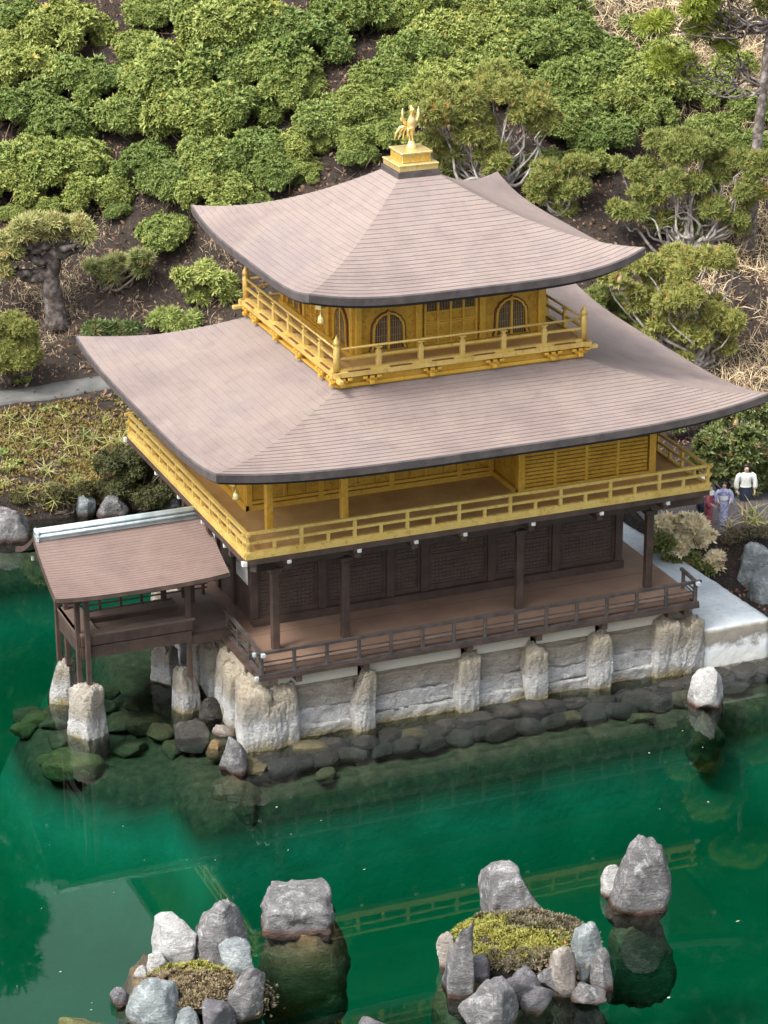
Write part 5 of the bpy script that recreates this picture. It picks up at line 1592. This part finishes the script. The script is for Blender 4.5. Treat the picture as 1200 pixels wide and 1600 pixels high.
JLIST = [(20, 25, 62), (105, 45, 72), (240, 18, 52), (215, 70, 40), (340, 15, 62), (375, 45, 92), (470, 60, 72), (560, 15, 70), (655, 15, 62), (735, 10, 55),
         (40, 108, 76), (110, 130, 66), (25, 165, 60), (180, 128, 48), (275, 110, 76), (350, 110, 62), (430, 112, 66), (215, 180, 66), (300, 185, 82), (375, 160, 66),
         (455, 140, 58), (90, 195, 60), (50, 255, 72), (120, 255, 58), (20, 290, 50), (145, 300, 52), (230, 250, 54), (265, 285, 56), (330, 250, 60), (345, 300, 60),
         (410, 235, 58), (430, 270, 48), (475, 225, 46), (510, 190, 52), (560, 165, 52), (545, 215, 44), (600, 120, 56), (650, 85, 62), (700, 60, 66), (760, 55, 66),
         (690, 130, 60), (760, 110, 62), (830, 70, 70), (820, 140, 56), (890, 60, 60), (900, 120, 66), (955, 90, 56), (960, 150, 56), (1010, 120, 56), (890, 185, 56),
         (950, 210, 52), (1020, 175, 46), (640, 150, 46), (600, 210, 40), (1060, 130, 48), (1190, 170, 52), (870, 10, 50), (790, 20, 46), (260, 368, 44), (1160, 230, 44),
         (920, 255, 44), (850, 260, 40), (610, 25, 40), (185, 330, 22), (10, 70, 40), (398, 318, 30), (470, 268, 32), (560, 245, 30), (620, 190, 30), (75, 320, 30), (1045, 80, 44), (1100, 140, 46), (1112, 200, 42), (1060, 222, 40), (1145, 100, 34), (1000, 45, 36), (330, 335, 24), (20, 335, 26)]
for i, (u, v, r) in enumerate(JLIST):
    jb = juniper(u, v, r, i)
    if (u, v) == (260, 368): jb['label'] = 'small round juniper bush standing alone beside the eave of the upper roof'
    if (u, v) == (185, 330): jb['label'] = 'tiny juniper tuft alone on the bare soil above the pale-tipped pines'
    if u > 1150: jb['label'] = 'green juniper cushion beyond the bare trunk of the tall fir'; jb['group'] = 'juniper cushions beyond the fir'

# ---- trees given by clumps in front of their trunk
def clump_tree(name, base_uv, clumps, n, leaf, temps, size, label, cat, bark, trunk_r, seed, depth=0.6, dz=0.0, low=-0.5, flat=0.85, upbias=0.3, trunk_pts=None, twigs=0, group=None, base=None, limb=0.5):
    """a tree rooted at a pixel; clumps = (u, v, radius in pixels)"""
    rg_ = np.random.default_rng(seed); rr_ = random.Random(seed)
    b = base or hit(*base_uv)
    if base is not None: base_uv = pix(base)
    b = Vector((b.x, b.y, gh(b.x, b.y) - 0.05)) if base is None else base
    k = ppm(b)
    fwd = Vector((math.sin(YAW), math.cos(YAW), 0)); rgt = Vector((math.cos(YAW), -math.sin(YAW), 0))
    C = []; Rl = []
    for u, v, r in clumps:
        d = rg_.uniform(-1, 1) * depth * r / k * 1.3
        p = rgt * ((u - base_uv[0]) / k) + Vector((0, 0, (base_uv[1] - v) / k / math.cos(PITCH) - d * math.tan(PITCH))) + fwd * d
        for _ in range(6):
            q = unit(rg_.normal(size=3)) * rg_.uniform(0.35, 0.85) * r / k
            C.append([p.x + q[0], p.y + q[1], p.z + q[2] * 0.7]); Rl.append(r / k * rg_.uniform(0.30, 0.56))
    P, D, _ = lump_points(C, Rl, n, rg_, low=low, flat=flat, upbias=upbias, wild=0.45, inner=0.4)
    root = empty(name, b, label, cat, group)
    WM[root.name] = Matrix.Identity(4)
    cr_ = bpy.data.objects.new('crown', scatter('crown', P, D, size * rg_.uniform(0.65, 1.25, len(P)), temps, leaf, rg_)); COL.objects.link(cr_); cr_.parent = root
    mb = MB()
    tp = [Vector((0, 0, 0))]
    if trunk_pts:
        tp = [rgt * ((u - base_uv[0]) / k) + Vector((0, 0, (base_uv[1] - v) / k / math.cos(PITCH))) for u, v in trunk_pts]
        n_ = len(tp)
        fine = []
        for i in range(n_ - 1):
            for j in range(4): fine.append(tp[i].lerp(tp[i + 1], j / 4) + Vector((rr_.uniform(-1, 1), rr_.uniform(-1, 1), 0)) * trunk_r * 0.12)
        fine.append(tp[-1])
        mb.tube(fine, [trunk_r * (1.25 if i == 0 else 1.0) * (1 - 0.6 * i / len(fine)) for i in range(len(fine))], 12)
    for i in range(0, len(C), 2):
        t = Vector(C[i])
        s = min(tp, key=lambda q: (q - t).length + max(0, q.z - t.z) * 2)
        L = (t - s).length
        pts = []
        for j in range(6):
            a = j / 5
            q = s.lerp(t, a) + Vector((0, 0, -0.12 * L * math.sin(math.pi * a)))
            if 0 < j < 5: q += Vector((rr_.uniform(-1, 1), rr_.uniform(-1, 1), rr_.uniform(-1, 1))) * 0.11 * L
            pts.append(q)
        mb.limb(pts, [trunk_r * (limb if trunk_pts else 0.8) * (1 - 0.78 * j / 5) for j in range(6)], 7)
        for _ in range(twigs):
            a = rr_.uniform(0.3, 1.0); q = s.lerp(t, a)
            e = q + Vector((rr_.uniform(-1, 1), rr_.uniform(-1, 1), rr_.uniform(-0.4, 0.9))) * 0.45
            mb.tube([q, q.lerp(e, 0.5) + Vector((0, 0, 0.08)), e], [trunk_r * 0.18, trunk_r * 0.13, trunk_r * 0.05], 5)
    to = bpy.data.objects.new('trunk', mb.mesh('trunk', bark, False)); COL.objects.link(to); to.parent = root
    return root
G = MT['leaf_golden']
clump_tree('golden_juniper', (775, 300), [(720, 165, 45), (780, 140, 40), (830, 165, 36), (680, 190, 36), (745, 205, 40), (700, 235, 34), (850, 190, 30), (660, 225, 26), (800, 180, 30), (760, 250, 30), (700, 270, 26), (670, 260, 24)],
           7500, G, T_SPRAY, 0.23, 'yellow-green juniper with twisted pale branches directly behind the gilded phoenix', 'tree', MT['bark_pale'], 0.10, 61, twigs=3)
clump_tree('golden_juniper', (872, 335), [(862, 275, 30), (895, 300, 28), (840, 300, 22), (900, 265, 24), (880, 325, 22)], 2800, G, T_SPRAY, 0.22,
           'small yellow-green juniper rising behind the ridge of the upper roof', 'tree', MT['bark_pale'], 0.07, 62, twigs=2)
clump_tree('golden_juniper', (1075, 392), [(1040, 245, 40), (1090, 235, 40), (1140, 265, 40), (985, 270, 32), (1010, 310, 34), (1060, 300, 36), (1110, 320, 36), (1165, 310, 34), (975, 335, 26), (1030, 350, 26), (1090, 360, 26), (1185, 265, 26), (1150, 350, 22)],
           9000, G, T_SPRAY, 0.23, 'broad yellow-green juniper with bare pale limbs at the foot of the tall trunk', 'tree', MT['bark_pale'], 0.10, 63, twigs=4)
clump_tree('golden_juniper', (1085, 585), [(1065, 415, 38), (1110, 420, 34), (1010, 430, 30), (1000, 470, 34), (1050, 470, 34), (1110, 490, 34), (1140, 510, 26), (1020, 505, 30), (1075, 520, 30), (1000, 540, 24), (960, 440, 28), (1120, 540, 26), (1060, 560, 22)],
           9000, G, T_SPRAY, 0.21, 'dense yellow-green juniper beside the corner of the broad lower roof', 'tree', MT['bark_pale'], 0.10, 64, twigs=3)
clump_tree('golden_juniper', (945, 520), [(915, 470, 30), (950, 480, 30), (930, 505, 26), (975, 500, 26)], 2500, G, T_SPRAY, 0.21,
           'low yellow-green juniper peeping over the lower roof behind the corner post', 'tree', MT['bark_pale'], 0.06, 65)
# tall tree with a bare trunk
clump_tree('fir_tree', (1170, 395), [(1060, 40, 36), (1090, 70, 30), (1025, 112, 32), (1065, 120, 26), (1110, 50, 28), (1035, 15, 32), (1125, 90, 20), (1015, 65, 28), (1145, 5, 24), (1180, 30, 18), (1095, 10, 26), (1180, -20, 40), (1120, -40, 50), (1200, -80, 60), (1130, -110, 60), (1190, -160, 50)],
           5200, MT['leaf_fir'], T_NEEDLE, 0.30, 'tall fir with a bare grey trunk and drooping yellow-green branches', 'tree', MT['bark_fir'], 0.24, 71,
           trunk_pts=[(1170, 400), (1172, 320), (1176, 240), (1180, 150), (1188, 60), (1196, -40), (1200, -180)], upbias=0.0, flat=0.55, twigs=3, depth=0.9, limb=0.2)
# thick-trunked bonsai pine
clump_tree('bonsai_pine', (88, 508), [(30, 372, 30), (60, 362, 30), (95, 360, 30), (125, 362, 26), (18, 400, 26), (138, 372, 18), (5, 425, 22), (75, 375, 24)],
           2300, MT['leaf_pine'], T_NEEDLE, 0.30, 'squat bonsai pine with a thick dark trunk and flat pale-tipped crown', 'tree', MT['bark_grey'], 0.42, 81,
           trunk_pts=[(88, 510), (86, 470), (82, 430), (92, 400), (80, 385)], flat=0.6, upbias=0.8, twigs=1)
clump_tree('bonsai_pine', (160, 455), [(190, 408, 26), (212, 418, 22), (168, 428, 20), (150, 420, 16), (225, 405, 16)], 1300, MT['leaf_pine'], T_NEEDLE, 0.27,
           'low pale-tipped pine branch spreading beside the thick bonsai trunk', 'tree', MT['bark'], 0.10, 82, upbias=0.8, flat=0.6)
# clipped round bush
clump_tree('clipped_bush', (18, 600), [(15, 520, 42), (-10, 540, 40), (35, 550, 34), (10, 565, 34), (40, 520, 24)], 5200, MT['leaf_clipped'], T_SPRAY, 0.17,
           'rounded clipped yellow-green bush beside the grey path', 'bush', MT['bark'], 0.06, 83, depth=0.8, flat=1.0, low=-0.7)
# light green whorled shrubs left of the roofs
for j, (bu, bv, cl, lab) in enumerate(((( 318), 478, [(290, 440, 24), (325, 430, 26), (350, 445, 24), (310, 462, 20), (358, 462, 18)], 'light green whorl-leaved shrub under the eave of the upper roof'),
                                        ((275), 522, [(270, 500, 20), (300, 505, 18), (250, 498, 16)], 'small light green shrub just above the left slope of the lower roof'),
                                        ((150), 545, [(148, 515, 18), (175, 520, 18), (205, 515, 14)], 'small dark green shrub between the bonsai and the lower roof'))):
    clump_tree('leafy_shrub', (bu, bv), cl, 800 if j < 2 else 500, MT['leaf_light'] if j < 2 else MT['leaf_broad'], T_WHORL, 0.26, lab, 'shrub', MT['bark'], 0.05, 90 + j)
# mossy dark shrub over the back bank
clump_tree('bank_shrub', (215, 800), [(175, 725, 32), (215, 715, 34), (250, 735, 32), (200, 755, 32), (240, 770, 30), (275, 760, 24), (165, 760, 22), (265, 715, 22)], 4200, MT['leaf_dark'], T_WHORL, 0.15,
           'dark mossy shrub hanging over the rocks of the back bank', 'shrub', MT['bark'], 0.06, 95, low=-0.8)
clump_tree('bank_shrub', (110, 800), [(125, 765, 16), (95, 770, 14), (60, 778, 13), (30, 775, 13)], 1300, MT['leaf_dark'], T_WHORL, 0.13, 'low dark growth along the stone edge of the back bank', 'shrub', MT['bark'], 0.04, 96, low=-0.8)
# leafy shrubs behind the figures
for j, (bu, bv, cl, lab) in enumerate(((1150, 775, [(1120, 700, 34), (1165, 690, 36), (1195, 710, 34), (1140, 740, 30), (1180, 750, 30), (1210, 740, 34), (1110, 735, 22)], 'glossy dark green leafy shrub behind the figurine in the white blouse'),
                                        (1105, 690, [(1090, 640, 26), (1130, 650, 28), (1170, 640, 28), (1060, 660, 20), (1200, 650, 24)], 'dull green leafy shrub under the corner of the lower roof'),)):
    clump_tree('leafy_shrub', (bu, bv), cl, 1700, MT['leaf_broad'], T_BROAD, 0.24, lab, 'shrub', MT['bark'], 0.05, 100 + j)
# cream shrub on the right bank
clump_tree('cream_shrub', (1080, 885), [(1045, 825, 22), (1075, 825, 24), (1100, 845, 22), (1060, 850, 24), (1112, 870, 16), (1035, 845, 14), (1118, 885, 12)], 1100, MT['leaf_cream'], T_BROAD, 0.22,
           'bush of cream coloured bracts hanging over the concrete slab', 'bush', MT['bark'], 0.04, 110, low=-0.1, upbias=0.7, base=Vector((8.95, 0.05, gh(8.95, 0.05))))
clump_tree('bank_shrub', (1080, 892), [(1035, 850, 18), (1060, 868, 20), (1085, 880, 20), (1105, 895, 16)], 900, MT['leaf_broad'], T_BEAD, 0.16,
           'dark green foliage under the cream coloured bracts', 'shrub', MT['bark'], 0.04, 111, low=-0.8, base=Vector((8.75, -0.15, gh(8.75, -0.15))))
clump_tree('bank_shrub', (1150, 880), [(1142, 835, 13), (1150, 852, 10), (1165, 830, 11), (1190, 832, 12), (1148, 880, 8)], 700, MT['leaf_sedum'], T_WHORL, 0.16,
           'dark brown trailing plant between the boulders of the right bank', 'shrub', MT['bark'], 0.03, 112, low=-0.8, base=Vector((10.5, 0.1, gh(10.5, 0.1))))
def grass_tuft(u, v, r, label, seed, mat='leaf_grass', n=9, base=None, group=None):
    p = base or hit(u, v)
    rg_ = np.random.default_rng(seed)
    L = r / ppm(p)
    P = rg_.normal(size=(n, 3)) * np.array([0.12, 0.12, 0.0]) * L
    D = unit(rg_.normal(size=(n, 3)) * 0.5 + np.array([0, 0, 0.9]))
    o = obj('grass_tuft', scatter('grass_tuft', P, D, L * rg_.uniform(0.7, 1.2, n), T_GRASS, MT[mat], rg_), None, (p.x, p.y, p.z - 0.02))
    return tag(o, label, 'grass', group)
grass_tuft(1178, 822, 42, 'cream striped grass tuft at the feet of the figurine in the white blouse', 1, n=8)
grass_tuft(1140, 830, 26, 'pale orange tuft beside the lavender kimono figurine', 2, 'leaf_cream', 8)
for i, (u, v, r) in enumerate(((15, 660, 24), (60, 665, 26), (100, 660, 22), (160, 665, 24), (185, 700, 26), (35, 715, 28), (95, 730, 26), (140, 720, 24), (5, 765, 26), (120, 750, 22), (115, 705, 40), (130, 690, 30), (60, 700, 26), (75, 745, 30), (90, 785, 28), (25, 690, 26), (45, 770, 26), (150, 690, 26), (10, 740, 24), (75, 765, 22), (200, 680, 22))):
    grass_tuft(u, v, r, 'arching striped grass tuft on the mossy back bank', 10 + i, n=5, group='grass tufts on the back bank')
for i, (u, v) in enumerate(((22, 728), (8, 712), (30, 600), (12, 735), (80, 642))):
    p = hit(u, v); rg_ = np.random.default_rng(30 + i)
    n = 14
    o = obj('seedling', scatter('seedling', rg_.normal(size=(n, 3)) * np.array([0.15, 0.15, 0.02]), unit(rg_.normal(size=(n, 3)) * 0.4 + np.array([0, 0, 1])), 0.20 * np.ones(n), T_BROAD, MT['leaf_light'], rg_), None, p)
    tag(o, 'flat rosette of light green leaves on the back bank', 'plant', 'leaf rosettes on the back bank')

# ---- ground cover
def cover(name, N, xr, yr, cond, size, temps, mat, label, cat, seed, up=0.9, wild=0.6, lift=0.0):
    rg_ = np.random.default_rng(seed)
    X = rg_.uniform(xr[0], xr[1], N * 2); Y = rg_.uniform(yr[0], yr[1], N * 2)
    ok = cond(X, Y, rg_); X, Y = X[ok][:N], Y[ok][:N]
    Z = ground_h(X, Y) + lift
    D = unit(rg_.normal(size=(len(X), 3)) * wild + np.array([0, 0, up]))
    o = obj(name, scatter(name, np.stack([X, Y, Z], 1), D, size * rg_.uniform(0.6, 1.3, len(X)), temps, mat, rg_))
    return tag(o, label, cat, None, 'stuff')
cover('moss', 12000, (-13, 0.5), (13.0, 19.9), lambda x, y, r: (shore(x, y) > -0.02) & (wob(x, y, 0.9) + r.normal(size=len(x)) * 0.5 > -0.6), 0.12, T_BEAD, MT['leaf_bank'], 'yellow-green moss covering the bank between path and pond', 'moss', 1)
cover('leaf_litter', 60000, (-14, 34), (13.5, 52), lambda x, y, r: (shore(x, y) > 0.6) & ~((np.abs(y - 20.8) < 0.75) & (x < 3) & (r.random(len(x)) < 0.80)), 0.19, T_LEAF, MT['leaf_litter'], 'brown fallen leaves scattered over the soil of the slope', 'leaf litter', 2, up=0.25, wild=1.0, lift=0.02)
cover('leaf_litter', 6000, (8.8, 22), (-4, 13), lambda x, y, r: (shore(x, y) > 0.2) & ((y > 4.6) | (y < 0.4) | (r.random(len(x)) < 0.05)), 0.15, T_LEAF, MT['leaf_litter'], 'brown fallen leaves on the right bank', 'leaf litter', 3, up=0.25, wild=1.0, lift=0.03)
cover('dry_grass', 14000, (13, 30), (9.5, 28), lambda x, y, r: (x > 15 + 0.42 * (y - 10)) & (wob(x, y, 0.6) > -0.9), 0.75, T_STRAW, MT['leaf_straw'], 'tangled pale dry grass on the right hand slope', 'dry grass', 4, up=0.35, wild=0.8)
cover('dry_grass', 14000, (17, 40), (24, 38), lambda x, y, r: (x > 24 - 0.75 * (y - 24)) , 0.85, T_STRAW, MT['leaf_straw'], 'bleached straw covering the top of the slope behind the fir', 'dry grass', 5, up=0.4, wild=0.8)
cover('weeds', 2600, (-9, 3), (21.8, 29), lambda x, y, r: wob(x, y, 0.9) + r.normal(size=len(x)) * 0.4 > 0.1, 0.40, T_STRAW, MT['leaf_straw'], 'dry brown weeds standing between bonsai and path', 'weeds', 8, up=0.9, wild=0.35)
cover('twigs', 1500, (-10, 16), (22, 42), lambda x, y, r: wob(x, y, 0.5) > -0.5, 0.9, T_STRAW, MT['leaf_litter'], 'thin dry twigs lying under the junipers', 'twigs', 6, up=0.3, wild=0.8)

# ---- back bank and right bank rocks
for u0, u1, v0, v1, m, lab in ((92, 118, 735, 770, 'rock_blue', 'small bluish stone set into the mossy bank'), (118, 150, 765, 808, 'rock_blue', 'upright bluish stone at the water edge below the dark shrub'),
                               (152, 200, 768, 808, 'rock', 'wide grey stone at the water edge below the dark shrub'), (252, 282, 762, 800, 'rock', 'grey stone half hidden beside the gilded balcony'),
                               (120, 182, 735, 760, 'rock_dark', 'flat dark stone ledge under the dark shrub'), (60, 96, 775, 806, 'rock_dark', 'dark stone at the foot of the mossy bank'), (10, 62, 772, 806, 'rock', 'low weathered edging stone of the back bank')):
    R_(u0, u1, v0, v1, 0.02, m, lab, 'stone', box=0.3)
for u0, u1, v0, v1, z, m, lab in ((1122, 1146, 845, 905, 0.25, 'rock_blue', 'narrow blue grey boulder beside the cream bracts'), (1150, 1212, 838, 915, 0.25, 'rock_blue', 'broad flat-faced blue grey boulder below the striped grass'),
                                  (1170, 1225, 885, 945, 0.15, 'rock_blue', 'pale angular rock beside the concrete slab')):
    R_(u0, u1, v0, v1, z, m, lab, 'boulder', box=0.35)

# ---- moss cushions on the islets
def moss_mound(u, v, rx, ry, z0, h, parts, label, seed):
    p = at(u, v, z0)
    root = empty('moss_cushion', (p.x, p.y, z0), label, 'moss', None, -YAW)
    rg_ = np.random.default_rng(seed)
    me = rock_mesh('soil', 900 + seed, MT['soil'], 2, 3, 0.08)
    o = bpy.data.objects.new('soil', me); COL.objects.link(o); o.parent = root; o.scale = (rx, ry, h); 
    for nm, mat, n, size, cond, temps in parts:
        a = rg_.uniform(0, 6.28, n * 3); r_ = np.sqrt(rg_.random(n * 3)) * 1.03
        x, y = r_ * np.cos(a), r_ * np.sin(a)
        ok = cond(x, y, rg_); x, y = x[ok][:n], y[ok][:n]
        rr = np.clip(x * x + y * y, 0, 1)
        z = np.sqrt(1 - 0.93 * rr) * h + 0.05 * np.sin(x * 9) * np.cos(y * 8) + 0.04 * np.sin(x * 17 + 2) * np.sin(y * 15)
        P = np.stack([x * rx, y * ry, z], 1)
        D = unit(np.stack([x * 0.7, y * 0.7, np.ones(len(x)) * 0.9], 1) + rg_.normal(size=(len(x), 3)) * 0.35)
        o = bpy.data.objects.new(nm, scatter(nm, P, D, size * rg_.uniform(0.5, 1.6, len(x)), temps, mat, rg_)); COL.objects.link(o); o.parent = root
        o['kind'] = 'stuff'
    return root
nz = lambda x, y, r: wob(x * 3, y * 3, 0.8) + r.normal(size=len(x)) * 0.35
moss_mound(818, 1480, 1.60, 1.15, 0.30, 0.52, (('moss_tufts', MT['leaf_moss'], 2600, 0.075, lambda x, y, r: (x * 0.7 + (y - 0.25) * 0.9 + nz(x, y, r) * 0.3 < 0.1) & (y > -0.85), T_BEAD),
                                               ('sedum', MT['leaf_sedum'], 1900, 0.10, lambda x, y, r: (x * 0.7 + (y - 0.25) * 0.9 + nz(x, y, r) * 0.3 > 0.0) | (y < -0.7), T_BEAD),
                                               ('orange_tuft', MT['leaf_orange'], 34, 0.17, lambda x, y, r: ((x - 0.28) ** 2 + (y - 0.82) ** 2 < 0.018) | ((x - 0.25) ** 2 + (y + 0.15) ** 2 < 0.008), T_NEEDLE)),
           'yellow-green moss cushion with an orange tuft on the large islet', 1)
moss_mound(300, 1548, 1.0, 0.9, 0.15, 0.36, (('moss_tufts', MT['leaf_moss'], 500, 0.075, lambda x, y, r: y + nz(x, y, r) * 0.15 > 0.3, T_BEAD), ('dry_moss', MT['leaf_drymoss'], 1300, 0.085, lambda x, y, r: y + nz(x, y, r) * 0.15 < 0.4, T_BEAD)),
           'brown dried moss cushion among the rocks of the small islet', 2)
# dry roots and dead moss clinging to the islet rims
for u, v, lab, sd in ((905, 1500, 'shaggy dark sedum growing between the bluish rock and the tan stone', 3), (872, 1520, 'pinkish dry moss hanging between the stones at the foot of the large islet', 4), (400, 1560, 'dark dry moss beside the slanted slab of the small islet', 5)):
    p = at(u, v, 0.3); rg_ = np.random.default_rng(sd)
    P = rg_.normal(size=(260, 3)) * np.array([0.20, 0.16, 0.20]); D = unit(P + np.array([0, -0.2, 0.2]))
    o = obj('moss_clump', scatter('moss_clump', P, D, 0.09 * rg_.uniform(0.6, 1.3, 260), T_BEAD, MT['leaf_sedum' if sd != 4 else 'leaf_drymoss'], rg_), None, p)
    tag(o, lab, 'moss')

# ---- petals and specks floating on the pond
rg_ = np.random.default_rng(77)
n = 55
X = rg_.uniform(-16, 9, n); Y = rg_.uniform(-22, -7.3, n)
ok = ~((X > -9) & (X < 9) & (Y > -7.3)); X, Y = X[ok], Y[ok]
MT['petal'] = leaf_mat('petals', (0.5, 0.48, 0.42), (0.55, 0.52, 0.46), (0.6, 0.57, 0.5), ((0.5, 0.4, 0.25), 0.8))
D = unit(np.stack([rg_.normal(size=len(X)), rg_.normal(size=len(X)), 0.02 * rg_.random(len(X))], 1))
V_, F_ = [], []
for x, y in zip(X, Y):
    s = rg_.uniform(0.012, 0.036) * (1.6 if rg_.random() < 0.12 else 1); a = rg_.uniform(0, 6.28); q = rg_.uniform(0.4, 0.9); b = len(V_)
    for k_ in range(6):
        t = a + k_ * math.pi / 3; V_.append((x + s * math.cos(t) * (1 if k_ % 3 else q), y + s * math.sin(t) * q, 0.006 + 0.004 * (k_ % 2)))
    F_ += [(b, b + 1, b + 2), (b, b + 2, b + 3), (b, b + 3, b + 4), (b, b + 4, b + 5)]
pt = obj('petals', mesh_np('petals', V_, F_, MT['petal'], False, {'tip': np.ones(len(V_)) * 0.5, 'rnd': np.repeat(rg_.random(len(X)), 6)}))
tag(pt, 'pale petals and specks floating on the pond water', 'petals', None, 'stuff')

# ---- tall trees on the crest of the hill, seen mirrored in the pond
MT['leaf_crest'] = leaf_mat('crest_leaves', (0.03, 0.06, 0.02), (0.06, 0.11, 0.035), (0.11, 0.18, 0.06))
crest = []
for v in range(2):
    r2 = np.random.default_rng(500 + v); rr_ = random.Random(v)
    H_ = 24.0
    C, Rl, mb = [], [], MB()
    mb.tube([(0, 0, -1), (0.1, 0, 6), (-0.1, 0.1, 14), (0, 0, 23)], [0.75, 0.55, 0.35, 0.08], 9)
    for i in range(44):
        z = 4 + 19.5 * (i / 44.0) ** 0.9; L = (1 - (z / 26.0)) * 8.5 * r2.uniform(0.6, 1.1); a = i * 2.4
        e = Vector((math.cos(a) * L, math.sin(a) * L, z - 0.15 * L + r2.uniform(-0.4, 0.6)))
        mb.tube([(0, 0, z), Vector((0, 0, z)).lerp(e, 0.5) + Vector((0, 0, 0.3)), e], [0.16, 0.10, 0.03], 6)
        for t in (0.5, 0.75, 1.0):
            q = Vector((0, 0, z)).lerp(e, t); C.append(tuple(q)); Rl.append(0.75 + 0.5 * r2.random())
    P, D, _ = lump_points(C, Rl, 9000, r2, low=-0.6, flat=0.5, upbias=0.1)
    crest.append((scatter('crown', P, D, 0.62 * r2.uniform(0.6, 1.2, len(P)), T_SPRAY, MT['leaf_crest'], r2), mb.mesh('trunk', MT['bark'], False)))
for i, (x, y, s) in enumerate(((0, 61, 0.75), (4, 60, 0.8), (8, 61, 0.8), (11.5, 60, 0.85), (2.0, 65, 1.25), (22, 60, 1.5), (25, 63, 1.6), (33, 58, 1.6), (42, 60, 1.7), (52, 56, 1.7), (26, 76, 1.8), (29, 70, 1.8), (46, 68, 1.9), (62, 54, 1.8), (-9, 64, 0.6), (38, 74, 1.9), (-18, 62, 0.8), (-28, 60, 0.8), (23, 70, 1.8), (56, 70, 1.9), (70, 60, 1.9))):
    root = empty('crest_tree', (x, y, gh(x, y) - 0.3), 'tall dark conifer on the crest of the hill above the junipers', 'tree', 'conifers on the hill crest', i * 1.3)
    for nm, me in zip(('crown', 'trunk'), crest[i % 2]):
        o = bpy.data.objects.new(nm, me); COL.objects.link(o); o.parent = root
    root.scale = (s, s, s)
